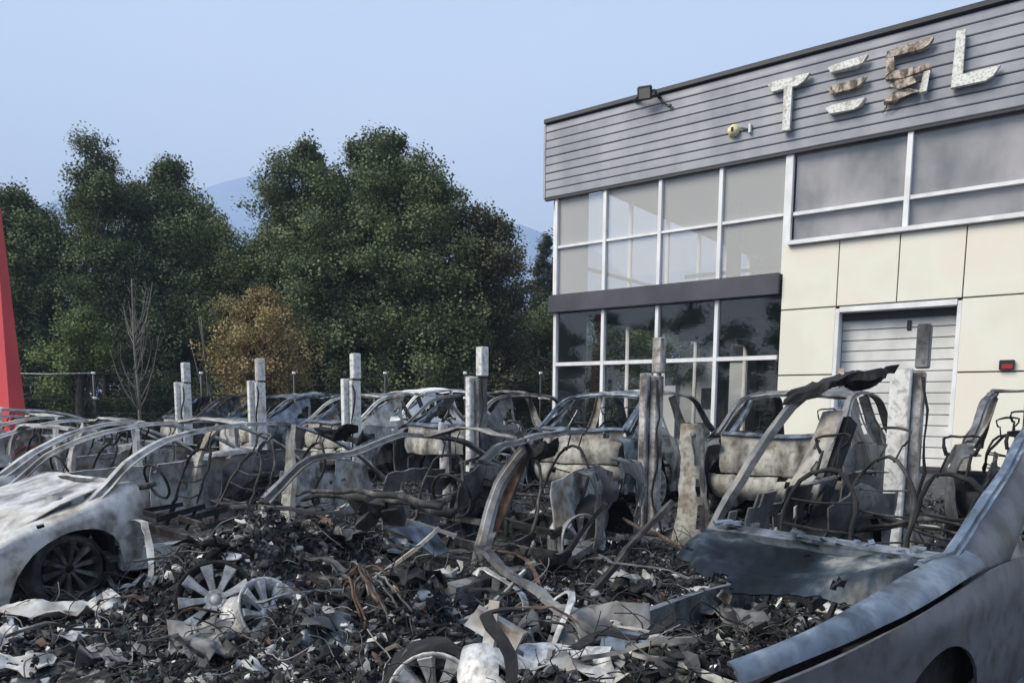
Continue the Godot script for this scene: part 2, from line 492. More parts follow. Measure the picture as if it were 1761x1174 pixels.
func showroom() -> void:
	var b := thing("showroom", Vector3(0, 0, 0), 0, "grey clad showroom with glazed corner, cream wall panels and roller door", "building")
	var x0 := -11.43
	var x1 := 7.0
	# cladding: nine horizontal boards on the front, and on the left end wall
	for i in 9:
		var y := 6.9 + i * 0.2078
		var mb := MB.new()
		var prof := PackedVector2Array([Vector2(0, 0), Vector2(0.04, 0.004), Vector2(0.05, 0.022), Vector2(0.05, 0.178), Vector2(0.042, 0.192), Vector2(0, 0.196)])
		var t := Transform3D(Basis(Vector3(0, 0, 1), Vector3(0, 1, 0), Vector3(1, 0, 0)), Vector3(x0, y, FZ - 0.02))
		mb.prism(prof, x1 - x0, t)
		mb.warp(N, 0.008, 40.0, i * 3.0)
		put(mb, "cladding_board", M.clad, b)
		if i < 4: continue
		mb = MB.new()
		mb.prism(prof, 16.5, Transform3D(Basis(Vector3(-1, 0, 0), Vector3(0, 1, 0), Vector3(0, 0, -1)), Vector3(x0, y, FZ - 0.03)))
		put(mb, "end_cladding_board", M.clad, b)
	beam(b, "cladding_backing", Vector3((x0 + x1) / 2, 7.82, FZ - 0.11), Vector3(x1 - x0 - 0.02, 1.9, 0.14), M.dark_trim)
	beam(b, "roof_edge", Vector3((x0 + x1) / 2, 8.83, FZ - 0.05), Vector3(x1 - x0 + 0.06, 0.12, 0.3), M.dark_trim, 0.02)
	beam(b, "end_roof_edge", Vector3(x0 - 0.02, 8.83, FZ - 8.4), Vector3(0.3, 0.12, 16.35), M.dark_trim, 0.02)
	beam(b, "cladding_foot", Vector3((x0 + x1) / 2, 6.86, FZ - 0.01), Vector3(x1 - x0, 0.05, 0.12), M.dark_trim)
	beam(b, "corner_trim", Vector3(x0 - 0.02, 7.82, FZ + 0.0), Vector3(0.07, 1.86, 0.09), M.clad, 0.01)
	# roof, floors and inner walls
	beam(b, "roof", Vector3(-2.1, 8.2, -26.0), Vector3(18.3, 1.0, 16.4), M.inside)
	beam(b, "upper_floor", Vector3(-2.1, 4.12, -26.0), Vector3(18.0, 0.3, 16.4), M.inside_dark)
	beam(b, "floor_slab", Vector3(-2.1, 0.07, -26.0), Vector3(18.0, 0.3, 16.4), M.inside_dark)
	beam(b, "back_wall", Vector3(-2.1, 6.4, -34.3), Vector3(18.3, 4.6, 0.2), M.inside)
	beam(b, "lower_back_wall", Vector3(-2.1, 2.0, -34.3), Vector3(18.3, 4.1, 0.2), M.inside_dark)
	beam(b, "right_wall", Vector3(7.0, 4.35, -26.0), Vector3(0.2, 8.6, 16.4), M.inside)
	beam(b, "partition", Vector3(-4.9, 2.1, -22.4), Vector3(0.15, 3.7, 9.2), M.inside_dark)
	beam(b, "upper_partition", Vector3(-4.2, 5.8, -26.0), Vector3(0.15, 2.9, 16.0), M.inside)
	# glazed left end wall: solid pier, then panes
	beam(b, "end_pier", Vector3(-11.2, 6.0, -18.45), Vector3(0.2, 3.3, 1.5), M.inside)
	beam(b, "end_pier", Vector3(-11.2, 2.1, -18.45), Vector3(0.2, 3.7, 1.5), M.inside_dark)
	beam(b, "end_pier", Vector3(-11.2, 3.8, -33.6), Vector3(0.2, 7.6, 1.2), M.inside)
	for i in 6:
		var z := -19.25 - i * 2.75
		if i < 5:
			for q: Array in [[0.35, 3.8], [4.42, 5.25], [5.33, 7.68]]:
				beam(b, "end_pane", Vector3(-11.2, (q[0] + q[1]) / 2, z - 1.37), Vector3(0.012, q[1] - q[0], 2.66), M.glass)
		beam(b, "end_mullion", Vector3(-11.2, 3.9, z), Vector3(0.12, 7.5, 0.08), M.frame)
	beam(b, "end_transom", Vector3(-11.19, 5.29, -26.1), Vector3(0.1, 0.08, 13.9), M.dark_trim)
	beam(b, "end_band", Vector3(-11.21, 4.13, -25.9), Vector3(0.22, 0.56, 16.3), M.band)
	# columns and beams inside
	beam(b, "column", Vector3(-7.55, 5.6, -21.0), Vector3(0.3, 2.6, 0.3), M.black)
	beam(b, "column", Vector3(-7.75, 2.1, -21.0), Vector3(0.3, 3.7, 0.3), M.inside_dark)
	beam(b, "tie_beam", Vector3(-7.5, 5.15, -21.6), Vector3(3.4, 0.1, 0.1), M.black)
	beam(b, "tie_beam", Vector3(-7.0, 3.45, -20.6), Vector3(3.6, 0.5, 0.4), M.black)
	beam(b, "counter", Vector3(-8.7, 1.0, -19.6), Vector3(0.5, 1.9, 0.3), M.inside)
	# front glazing of the corner
	var mul := [-11.1, -9.65, -8.15, -6.66, -5.2]
	var rows := [[0.3, 2.46, 0], [2.57, 3.86, 0], [4.38, 5.55, 1], [5.65, 6.82, 1]]
	for i in 4:
		for r: Array in rows:
			var w: float = mul[i + 1] - mul[i] - 0.09
			beam(b, "pane", Vector3((mul[i] + mul[i + 1]) / 2, (r[0] + r[1]) / 2, FZ - 0.1), Vector3(w + 0.02, r[1] - r[0] + 0.02, 0.012), M.sky_veil_glass if r[2] else M.glass)
	for i in 5:
		var big := i == 4
		beam(b, "mullion", Vector3(mul[i] + (0.04 if big else 0.0), 5.59, FZ - 0.07), Vector3(0.16 if big else 0.09, 2.54, 0.14), M.frame, 0.008)
		if not big: beam(b, "lower_mullion", Vector3(mul[i], 2.0, FZ - 0.07), Vector3(0.09, 3.76, 0.14), M.frame, 0.008)
	for i in 4:
		var xm: float = (mul[i] + mul[i + 1]) / 2
		var w: float = mul[i + 1] - mul[i] - 0.09
		beam(b, "transom", Vector3(xm, 5.6, FZ - 0.07), Vector3(w, 0.07, 0.1), M.frame, 0.006)
		beam(b, "lower_transom", Vector3(xm, 2.52, FZ - 0.065), Vector3(w, 0.1, 0.12), M.frame, 0.006)
		beam(b, "sill_rail", Vector3(xm, 0.27, FZ - 0.065), Vector3(w, 0.1, 0.12), M.frame)
	beam(b, "spandrel_band", Vector3((-11.24 - 5.24) / 2, 4.12, FZ + 0.02), Vector3(6.0, 0.46, 0.2), M.band, 0.01)
	# upper windows of the right part, blinds drawn behind the glass
	var wx := [-5.08, -2.87, -0.62, 1.63, 3.88, 6.9]
	for i in 5:
		var w: float = wx[i + 1] - wx[i] - 0.1
		var xm: float = (wx[i] + wx[i + 1]) / 2
		beam(b, "upper_pane", Vector3(xm, 6.23, FZ - 0.1), Vector3(w, 1.18, 0.012), M.glass)
		beam(b, "upper_pane", Vector3(xm, 5.29, FZ - 0.1), Vector3(w, 0.5, 0.012), M.glass)
		beam(b, "blind", Vector3(xm, 5.95, FZ - 0.16), Vector3(w + 0.02, 1.9, 0.03), M.blind)
		beam(b, "upper_transom", Vector3(xm, 5.58, FZ - 0.07), Vector3(w + 0.02, 0.08, 0.11), M.frame, 0.006)
		if i > 0: beam(b, "upper_mullion", Vector3(wx[i], 5.92, FZ - 0.06), Vector3(0.1, 1.84, 0.14), M.frame, 0.008)
	beam(b, "window_sill", Vector3(0.95, 4.96, FZ + 0.02), Vector3(12.1, 0.1, 0.2), M.frame, 0.01)
	# cream panels; the roller door takes the place of two
	var px := [-5.2]
	for i in 11: px.append(-4.06 + i * 1.13)
	var bands := [[0.2, 2.11], [2.125, 3.535], [3.55, 4.9]]
	for i in px.size() - 1:
		for r in 3:
			if r < 2 and i in [1, 2]: continue
			var p: float = px[i]
			var q: float = px[i + 1]
			beam(b, "wall_panel", Vector3((p + q) / 2, (bands[r][0] + bands[r][1]) / 2, FZ - 0.04 + R.randf() * 0.004), Vector3(q - p - 0.02, bands[r][1] - bands[r][0] - 0.008, 0.1), M.panel, 0.006)
	beam(b, "panel_backing", Vector3((-4.08 - 5.2) / 2, 2.5, FZ - 0.16), Vector3(1.1, 4.8, 0.1), M.dark_trim)
	beam(b, "panel_backing", Vector3(2.55, 2.5, FZ - 0.16), Vector3(8.75, 4.8, 0.1), M.dark_trim)
	beam(b, "panel_backing", Vector3(-2.95, 4.2, FZ - 0.16), Vector3(2.25, 1.3, 0.1), M.dark_trim)
	beam(b, "plinth", Vector3(0.9, 0.09, FZ - 0.05), Vector3(12.2, 0.2, 0.08), M.dark_trim)
	# roller door in its reveal
	var d := Node3D.new()
	d.name = "roller_door"
	b.add_child(d)
	for s: Array in [[-4.03, 0.08], [-1.83, 0.08]]:
		beam(d, "jamb", Vector3(s[0], 1.75, FZ - 0.2), Vector3(s[1], 3.5, 0.42), M.frame, 0.01)
	beam(d, "lintel", Vector3(-2.93, 3.47, FZ - 0.19), Vector3(2.12, 0.12, 0.44), M.frame, 0.01)
	beam(d, "shutter_box", Vector3(-2.93, 3.33, FZ - 0.33), Vector3(2.1, 0.16, 0.16), M.black)
	for i in 14:
		beam(d, "slat", Vector3(-2.93, 0.28 + i * 0.222, FZ - 0.34), Vector3(2.1, 0.212, 0.03), M.shutter, 0.008)
	beam(d, "door_handle", Vector3(-2.72, 3.1, FZ - 0.31), Vector3(0.08, 0.2, 0.04), M.black, 0.01)
	beam(d, "guard_plate", Vector3(-3.9, 2.1, FZ - 0.05), Vector3(0.12, 0.3, 0.03), M.letter_burnt, 0.005)
	letters()
	# floodlight on the roof edge
	var fl := thing("floodlight", Vector3(-8.5, 8.72, FZ + 0.16), 0, "black floodlight on an arm at the showroom roof edge", "floodlight")
	var mb := MB.new()
	var bs := Basis.from_euler(Vector3(0.45, 0.3, 0))
	mb.bbox(Vector3(0.05, 0.05, 0.18), Vector3(0.34, 0.3, 0.14), 0.03, bs)
	put(mb, "housing", M.black, fl)
	mb = MB.new()
	mb.box(Vector3(0.05, 0.05, 0.18) + bs * Vector3(0, 0, 0.073), Vector3(0.26, 0.22, 0.008), bs)
	put(mb, "lens", plain(lin(0.3, 0.27, 0.24), 0.2), fl)
	mb = MB.new()
	mb.tube([Vector3(-0.35, 0.04, -0.1), Vector3(-0.2, 0.05, 0.04), Vector3(-0.06, 0.05, 0.13)], 0.035)
	put(mb, "arm", M.black, fl)
	mb = MB.new()
	mb.tube([Vector3(0.2, 0.0, 0.12), Vector3(0.3, -0.02, 0.05), Vector3(0.34, -0.06, -0.1)], 0.03)
	mb.bbox(Vector3(0.24, 0.02, 0.1), Vector3(0.12, 0.16, 0.12), 0.02)
	put(mb, "bracket", M.black, fl)
	mb = MB.new()
	mb.tube([Vector3(0.3, -0.06, 0.0), Vector3(0.42, -0.2, -0.06), Vector3(0.55, -0.27, -0.08)], 0.016)
	mb.bbox(Vector3(0.57, -0.28, -0.07), Vector3(0.09, 0.06, 0.06), 0.01)
	put(mb, "cable", M.black, fl)
	# round siren on the cladding
	var si := thing("alarm_siren", Vector3(-6.38, 7.56, FZ + 0.03), 0, "round pale yellow alarm siren, scorched, mounted left of the wall letters", "siren")
	mb = MB.new()
	mb.lathe([Vector2(0.0, 0.16), Vector2(0.06, 0.155), Vector2(0.11, 0.12), Vector2(0.13, 0.06), Vector2(0.135, 0.0)], 18, Transform3D(Basis(Vector3.RIGHT, PI / 2), Vector3.ZERO))
	mb.warp(N, 0.03, 400.0, 4.0)
	put(mb, "dome", plain(lin(0.66, 0.6, 0.36), 0.6), si)
	mb = MB.new()
	mb.box(Vector3(0.0, 0.0, 0.15), Vector3(0.05, 0.09, 0.04))
	put(mb, "burnt_grille", M.rust, si)
	var br := thing("wall_bracket", Vector3(-6.02, 7.53, FZ + 0.03), 0, "small white bracket beside the yellow siren on the cladding", "bracket")
	mb = MB.new()
	mb.bbox(Vector3(0, 0, 0.05), Vector3(0.05, 0.2, 0.08), 0.01)
	put(mb, "plate", M.frame, br)
	mb = MB.new()
	mb.bar(Vector3(-0.2, 0.05, 0.05), Vector3(0, -0.02, 0.06), 0.03, 0.03)
	put(mb, "arm", M.black, br)
	# red and black box on the cream wall
	var wb := thing("alarm_box", Vector3(-1.0, 2.24, FZ + 0.05), 0, "small black and dark red box on the cream wall right of the roller door", "alarm box")
	mb = MB.new()
	mb.bbox(Vector3(0, 0, 0.0), Vector3(0.24, 0.18, 0.1), 0.012)
	put(mb, "case", M.black, wb)
	mb = MB.new()
	mb.box(Vector3(0.01, -0.03, 0.052), Vector3(0.17, 0.09, 0.006))
	put(mb, "front_plate", M.sticker, wb)
	house()


func letter_part(l: Node3D, poly: Array, m: Material, nm: String, x: float, rag := 0.0) -> void:
	# one stroke of a channel letter, standing proud of the cladding
	var p := PackedVector2Array()
	for q: Array in poly: p.append(Vector2(q[0], q[1]))
	var mb := MB.new()
	mb.prism(p, 0.11, Transform3D(Basis(), Vector3(0, 0, 0.06)))
	if rag > 0.0: mb.warp(N, rag, 260.0, x)
	put(mb, nm, m, l)


func letters() -> void:
	# outlines in metres from each letter's lower left corner
	var z := FZ + 0.03
	var t := thing("wall_letter", Vector3(-5.64, 7.29, z), 0, "pale scorched letter T, leftmost letter on the grey cladding", "letter", "letters on the cladding")
	letter_part(t, [[0.0, 1.02], [0.10, 0.86], [0.62, 0.86], [0.74, 0.92], [0.86, 1.06], [0.12, 1.06]], M.letter, "top_stroke", 0.0)
	letter_part(t, [[0.345, 0.0], [0.5, 0.0], [0.515, 0.858], [0.345, 0.858]], M.letter, "stem", 0.0)
	var e := thing("wall_letter", Vector3(-4.45, 7.4, z), 0, "pale letter E of three separate bars, between the T and the burnt S", "letter", "letters on the cladding")
	for k in 3:
		var y := 0.04 + k * 0.4
		letter_part(e, [[0.02, y + 0.13], [0.09, y], [0.55, y - 0.01], [0.67, y + 0.04], [0.76, y + 0.17], [0.1, y + 0.15]], M.letter if k != 1 else M.letter_burnt, "bar_stroke", k * 9.0, 0.03)
	var s := thing("wall_letter", Vector3(-3.36, 7.4, z), 0, "badly burnt and broken letter S with brown flaking face", "letter", "letters on the cladding")
	letter_part(s, [[0.0, 0.86], [0.62, 0.86], [0.72, 0.9], [0.8, 1.02], [0.1, 1.02], [0.0, 0.97]], M.letter_burnt, "top_stroke", 3.0, 0.05)
	letter_part(s, [[0.0, 0.5], [0.15, 0.62], [0.15, 0.858], [0.0, 0.858]], M.letter_burnt, "upper_side", 5.0, 0.05)
	letter_part(s, [[0.02, 0.44], [0.3, 0.42], [0.78, 0.46], [0.76, 0.56], [0.3, 0.54], [0.16, 0.6]], M.letter_burnt, "middle_stroke", 7.0, 0.07)
	letter_part(s, [[0.62, 0.08], [0.74, 0.06], [0.77, 0.44], [0.67, 0.43]], M.letter, "lower_side", 8.0, 0.03)
	letter_part(s, [[0.0, 0.06], [0.2, 0.0], [0.34, 0.1], [0.5, 0.05], [0.6, 0.14], [0.4, 0.19], [0.15, 0.21]], M.letter_burnt, "bottom_stroke", 11.0, 0.09)
	letter_part(s, [[0.08, 0.27], [0.3, 0.24], [0.55, 0.3], [0.5, 0.37], [0.2, 0.36]], M.letter_burnt, "torn_face", 13.0, 0.08)
	var mb := MB.new()
	mb.tube([Vector3(0.1, 0.1, 0.1), Vector3(0.04, -0.05, 0.08), Vector3(-0.02, -0.14, 0.07)], 0.012)
	mb.tube([Vector3(0.3, 0.1, 0.1), Vector3(0.24, -0.03, 0.08), Vector3(0.06, -0.12, 0.07)], 0.01)
	put(mb, "hanging_wire", M.rust, s)
	var l := thing("wall_letter", Vector3(-2.22, 7.43, z), 0, "pale letter L, rightmost letter in sight on the grey cladding", "letter", "letters on the cladding")
	letter_part(l, [[0.0, 0.0], [0.55, 0.0], [0.66, 0.06], [0.76, 0.22], [0.175, 0.2], [0.175, 1.0], [0.03, 1.0]], M.letter, "face", 0.0)


func house() -> void:
	# gabled house behind the showroom, seen through its glazing
	var h := thing("gabled_house", Vector3(-15.6, 0.0, -44.0), 0, "white gabled house with dark roof, seen through the showroom glass", "house")
	var mb := MB.new()
	mb.prism(PackedVector2Array([Vector2(-3.2, 0), Vector2(3.6, 0), Vector2(3.6, 3.4), Vector2(0.2, 6.6), Vector2(-3.2, 3.4)]), 9.0, Transform3D(Basis(), Vector3(0, 0, -9)))
	put(mb, "wall", M.render_wall, h)
	mb = MB.new()
	mb.bar(Vector3(0.2, 6.75, -4.3), Vector3(-3.9, 2.9, -4.3), 10.2, 0.24, Vector3(0.68, 0.73, 0))
	mb.bar(Vector3(0.2, 6.75, -4.3), Vector3(4.3, 2.9, -4.3), 10.2, 0.24, Vector3(-0.68, 0.73, 0))
	put(mb, "roof", M.roof_tile, h)
	for q: Array in [[-1.4, 1.6], [1.6, 1.6], [0.2, 4.3]]:
		mb = MB.new()
		mb.box(Vector3(q[0], q[1], 0.02), Vector3(0.9, 1.2, 0.08))
		put(mb, "window", M.black, h)


# ---------------------------------------------------------------- posts, fence, pylon
func posts() -> void:
	var names := ["first charger post from the right, widest, pale left face, scorched grey right face", "second charger post from the right, soot-brown with a pale foot", "tall white charger post in front of the brown wreck tails", "fourth charger post from the right, white and slim", "fifth charger post from the right beside a pale slotted pillar", "farthest charger post, smallest, before the dark hedge"]
	for n in 6:
		var at := Vector3(-1.126 - 2.643 * n, 0.0, -7.99 - 0.1 * n)
		at.y = lot_height(at.x, at.z)
		var burnt := n < 2
		var p := thing("charger_post", at, R.randf_range(-4, 4), names[n], "post", "white posts between the two rows of wrecks")
		var mb := MB.new()
		var w := 0.17 if n == 0 else 0.085
		mb.bbox(Vector3(-w * 0.5 - 0.03, 0.92, 0.06), Vector3(w, 1.84, 0.2), 0.012)
		put(mb, "outer_column", M.post_burnt if n == 1 else M.post, p)
		mb = MB.new()
		mb.bbox(Vector3(0.018, 0.9, -0.03), Vector3(0.085, 1.82, 0.2), 0.012)
		put(mb, "rear_column", M.post_burnt if burnt else M.grey if n == 2 else M.post, p)
		mb = MB.new()
		mb.bbox(Vector3(0.03, 2.04, -0.04), Vector3(0.11, 0.4, 0.16), 0.012)
		put(mb, "head", M.post if n > 1 else M.grey if n == 0 else M.post_burnt, p)
		mb = MB.new()
		mb.box(Vector3(0, 0.02, 0), Vector3(0.4, 0.04, 0.4))
		put(mb, "foot_plate", M.grey, p)
		mb = MB.new()
		mb.tube(smooth_path([Vector3(0.07, 1.75, 0.06), Vector3(0.12, 1.2, 0.12), Vector3(0.08, 0.5, 0.14), Vector3(0.2, 0.06, 0.2)], 12), 0.014, 5)
		mb.warp(N, 0.06, 60.0, n * 4.0)
		put(mb, "burnt_cable", M.char, p)
		for sx: float in [-0.16, 0.16]:
			mb = MB.new()
			mb.tube([Vector3(sx, 0.03, 0.16), Vector3(sx, 0.08, 0.16)], 0.018, 6)
			put(mb, "bolt", M.alloy, p)
	# pale slotted pillars by some posts, remains of the charger housings
	var k := 0
	for q: Array in [[-3.15, -7.7, 1.34, 0.2, M.tan, "tan burnt pillar remnant between the two sooty wreck tails"], [-6.3, -7.3, 1.3, 0.1, M.pale, "thin pale pillar remnant left of the tall white post"], [-10.6, -7.0, 1.26, 0.28, M.white, "white pillar remnant with dark slots beside a charger post"]]:
		var p := thing("pillar_remnant", Vector3(q[0], 0.0, q[1]), 12, q[5], "pillar")
		var g := []
		for i in 13:
			var row := []
			for j in 6:
				var t := i / 12.0
				row.append(Vector3((j / 5.0 - 0.5) * q[3] * (1.25 - 0.5 * t) * 1.5 + 0.03 * sin(t * 4.0 + k), t * q[2], -0.05 * pow(absf(j / 5.0 - 0.5) * 2, 2)))
			g.append(row)
		var gone := {}
		if k != 1:
			for i in [2, 3, 5, 6, 8, 9, 10]: gone[i * 1000 + (2 if k == 2 else 3)] = true
		var mb := MB.new()
		mb.sheet(g, 0.02, gone)
		mb.warp(N, 0.06, 90.0, k * 11.0)
		put(mb, "sheet_metal", q[4], p)
		mb = MB.new()
		mb.bar(Vector3(q[3] * 0.8, 0, -0.04), Vector3(q[3] * 0.45, q[2] * 0.97, -0.05), 0.05, 0.04)
		mb.warp(N, 0.04, 90.0, k * 5.0)
		put(mb, "stiffener", M.grey, p)
		k += 1


func fence() -> void:
	var f := thing("wire_fence", Vector3.ZERO, 0, "wire fence with dark posts and pale caps before the hedge", "fence")
	var ps := [Vector3(-26.2, 0, -6.7), Vector3(-24.0, 0, -8.45), Vector3(-21.84, 0, -10.17), Vector3(-19.44, 0, -12.06), Vector3(-17.37, 0, -13.69), Vector3(-15.34, 0, -15.29), Vector3(-13.55, 0, -16.69), Vector3(-11.87, 0, -18.02)]
	for p: Vector3 in ps:
		var mb := MB.new()
		mb.tube([p, p + Vector3(0, 2.3, 0)], 0.04, 8)
		put(mb, "post", M.black, f)
		mb = MB.new()
		mb.tube([p + Vector3(0, 2.28, 0), p + Vector3(0, 2.35, 0)], 0.055, 8)
		put(mb, "cap", M.frame, f)
		mb = MB.new()
		mb.tube([p + Vector3(0, 1.58, 0), p + Vector3(0, 1.65, 0)], 0.06, 8)
		put(mb, "clamp", M.frame, f)
	for i in ps.size() - 1:
		for y: float in [0.3, 0.75, 1.2, 1.62, 2.0, 2.32]:
			var a: Vector3 = ps[i] + Vector3(0, y, 0)
			var c: Vector3 = ps[i + 1] + Vector3(0, y, 0)
			var mb := MB.new()
			mb.tube([a, a.lerp(c, 0.5) + Vector3(0, -0.03, 0), c], 0.006 if y < 2.3 or i > 1 else 0.014, 4)
			put(mb, "wire", M.black if y < 2.3 or i > 1 else M.alloy, f)
	# tapered red pylon at the left edge
	var r := thing("red_pylon", Vector3(-16.35, 0, -5.95), 8, "tall tapered red steel pylon sign at the lot edge", "pylon sign")
	var mb := MB.new()
	var pr := [Vector2(-0.9, -0.12), Vector2(0.62, -0.12), Vector2(0.62, 0.12), Vector2(-0.9, 0.12)]
	mb.cur = 99
	mb.sweep([Vector3(0, 0.95, 0), Vector3(0, 5.2, 0)], [Vector2(-0.3, -0.16), Vector2(0.32, -0.16), Vector2(0.32, 0.16), Vector2(-0.3, 0.16)], Vector3.BACK, [1.0, 0.35])
	put(mb, "upper_casing", M.red, r)
	mb = MB.new()
	mb.bbox(Vector3(0.0, 0.47, 0), Vector3(0.9, 0.94, 0.44), 0.02)
	put(mb, "base", M.red, r)


# ---------------------------------------------------------------- burnt cars
func crv(xs: Array, ys: Array, x: float) -> float:
	for i in xs.size() - 1:
		if x <= xs[i + 1]:
			var t := clampf((x - xs[i]) / (xs[i + 1] - xs[i]), 0.0, 1.0)
			t = t * t * (3.0 - 2.0 * t) * 0.5 + t * 0.5
			return lerpf(ys[i], ys[i + 1], t)
	return ys[ys.size() - 1]


func half_w(z: float) -> float:
	return crv([-2.35, -2.0, -1.4, -0.5, 0.6, 1.5, 2.0, 2.35], [0.74, 0.87, 0.93, 0.92, 0.92, 0.93, 0.86, 0.68], z)


func belt(z: float) -> float:
	return crv([-2.35, -1.9, -1.0, 0.0, 0.95, 1.6, 2.1, 2.35], [0.98, 1.04, 1.0, 0.97, 0.95, 0.88, 0.78, 0.68], z)


func side_grid(za: float, zb: float, s: float, cols: int, fold: bool, lo := 0.26) -> Array:
	# the flank between za and zb on side s, cut out by the wheel arches, with its top folded inwards
	var g := []
	var rows := 8
	for i in rows + (3 if fold else 0):
		var row := []
		for j in cols + 1:
			var z := lerpf(za, zb, float(j) / cols)
			var bot := lo
			for wz: float in [1.44, -1.43]:
				var dz := absf(z - wz)
				if dz < 0.4: bot = maxf(bot, 0.34 + sqrt(0.16 - dz * dz))
			var top := belt(z) - 0.03
			bot = minf(bot, top - 0.03)
			var x := 0.0
			var y := 0.0
			if i < rows:
				y = lerpf(bot, top, i / (rows - 1.0))
				x = half_w(z) * (1.0 - 0.09 * pow((y - 0.62) / 0.45, 2)) + 0.02 * exp(-pow((y - 0.80) / 0.05, 2))
			else:
				var k := i - rows + 1
				y = top + [0.0, 0.022, 0.036, 0.045][k]
				x = half_w(z) * 0.955 - [0.0, 0.02, 0.07, 0.15][k]
			row.append(Vector3(s * x, y, z))
		if s > 0: row.reverse()
		g.append(row)
	return g


func burn_gone(g: Array, sd: float, amount: float) -> Dictionary:
	var gone := {}
	for i in g.size() - 1:
		for j in g[0].size() - 1:
			var p: Vector3 = g[i][j]
			if N.get_noise_3dv(p * 90.0 + Vector3.ONE * sd * 17.0) > amount: gone[i * 1000 + j] = true
	return gone


func smooth_path(p: Array, n: int) -> Array:
	var c := Curve3D.new()
	for i in p.size():
		var t: Vector3 = (p[mini(i + 1, p.size() - 1)] - p[maxi(i - 1, 0)]) * 0.17
		c.add_point(p[i], -t, t)
	var out := []
	var ln := c.get_baked_length()
	for i in n + 1: out.append(c.sample_baked(ln * i / n, true))
	return out


const CH := [Vector2(-0.048, -0.014), Vector2(0.048, -0.014), Vector2(0.048, -0.006), Vector2(0.026, -0.004), Vector2(0.02, 0.024), Vector2(-0.02, 0.024), Vector2(-0.026, -0.004), Vector2(-0.048, -0.006)]

func spoked_wheel(parent: Node3D, at: Vector3, tilt: Basis, m: Material, tyre: Material, nspoke := 10, rim_m: Material = null, fat := 1.0) -> void:
	# rim, hub, spokes and the wire bead left of the tyre; axis along local x
	var t := Transform3D(tilt, at)
	var ax := t * Transform3D(Basis(Vector3(0, 0, 1), -PI / 2))
	var mb := MB.new()
	mb.lathe([Vector2(0.225, -0.11), Vector2(0.248, -0.11), Vector2(0.245, -0.08), Vector2(0.215, -0.04), Vector2(0.215, 0.05), Vector2(0.24, 0.085), Vector2(0.25, 0.10), Vector2(0.25, 0.115), Vector2(0.232, 0.11), Vector2(0.205, 0.04), Vector2(0.205, -0.04), Vector2(0.225, -0.11)], 28, ax)
	var rim := put(mb, "rim", rim_m if rim_m else m, parent)
	for i in nspoke:
		var a := TAU * i / nspoke
		mb = MB.new()
		var d := Vector3(0, cos(a), sin(a))
		mb.sweep([t * (d * 0.045 + Vector3(0.07, 0, 0)), t * (d * 0.13 + Vector3(0.085, 0, 0)), t * (d * 0.225 + Vector3(0.1, 0, 0))], [Vector2(-0.019, -0.014), Vector2(0.019, -0.014), Vector2(0.014, 0.014), Vector2(-0.014, 0.014)], t.basis.x, [0.75 * fat, 1.0 * fat, 1.75 * fat])
		put(mb, "spoke", m, rim)
	mb = MB.new()
	mb.lathe([Vector2(0.0, 0.085), Vector2(0.03, 0.085), Vector2(0.035, 0.07), Vector2(0.06, 0.09), Vector2(0.07, 0.07), Vector2(0.07, -0.05), Vector2(0.0, -0.05)], 16, ax)
	put(mb, "hub", m, rim)
	mb = MB.new()
	mb.lathe([Vector2(0.0, -0.03), Vector2(0.155, -0.03), Vector2(0.155, -0.05), Vector2(0.0, -0.05)], 20, ax)
	put(mb, "brake_disc", M.soot, rim)
	if tyre:
		mb = MB.new()
		mb.lathe([Vector2(0.25, -0.1), Vector2(0.285, -0.11), Vector2(0.30, -0.05), Vector2(0.295, 0.05), Vector2(0.28, 0.1), Vector2(0.25, 0.1)], 30, ax)
		mb.warp(N, 0.06, 120.0, at.x * 7.0)
		put(mb, "tyre_bead", tyre, parent)


func seat_frame(car: Node3D, at: Vector3, lean: float, m: Material) -> void:
	# hoop of a seat back on its rails, the padding burnt off
	var mb := MB.new()
	var b := Basis.from_euler(Vector3(-lean, 0, R.randf_range(-0.12, 0.12)))
	var hoop := []
	for q: Array in [[-0.23, 0.0], [-0.22, 0.3], [-0.17, 0.55], [-0.08, 0.66], [0.08, 0.66], [0.17, 0.55], [0.22, 0.3], [0.23, 0.0]]:
		hoop.append(at + b * Vector3(q[0], q[1], 0))
	mb.tube(smooth_path(hoop, 20), 0.015, 6)
	for y: float in [0.1, 0.28, 0.45]:
		mb.tube([at + b * Vector3(-0.21, y, 0), at + b * Vector3(0, y - 0.02, -0.03), at + b * Vector3(0.21, y, 0)], 0.008, 5)
	for x: float in [-0.06, 0.06]:
		mb.tube([at + b * Vector3(x, 0.64, 0), at + b * Vector3(x, 0.8, 0.0)], 0.008, 5)
	mb.tube(smooth_path([at + b * Vector3(-0.07, 0.79, 0), at + b * Vector3(-0.1, 0.9, 0), at + b * Vector3(0.1, 0.9, 0), at + b * Vector3(0.07, 0.79, 0)], 8), 0.01, 5)
	for s: float in [-0.22, 0.22]:
		mb.bar(at + Vector3(s, -0.02, -0.1), at + Vector3(s, -0.08, 0.45), 0.03, 0.06)
		mb.bar(at + Vector3(s, -0.05, 0.0), at + Vector3(s, -0.25, 0.1), 0.03, 0.04)
	mb.bar(at + Vector3(-0.22, -0.05, 0.43), at + Vector3(0.22, -0.05, 0.43), 0.03, 0.05)
	mb.warp(N, 0.05, 80.0, at.z * 9.0)
	put(mb, "seat_frame", m, car)


func sink(mb: MB, k: float) -> void:
	# the nose let down towards the ground
	if k == 0.0: return
	for i in mb.pts.size():
		if mb.pts[i].z > 0.9: mb.pts[i].y -= k * (mb.pts[i].z - 0.9) / 1.3


func squash(car: Node3D, sy: float) -> void:
	for c in car.get_children():
		if c is Node3D: c.scale.y = sy


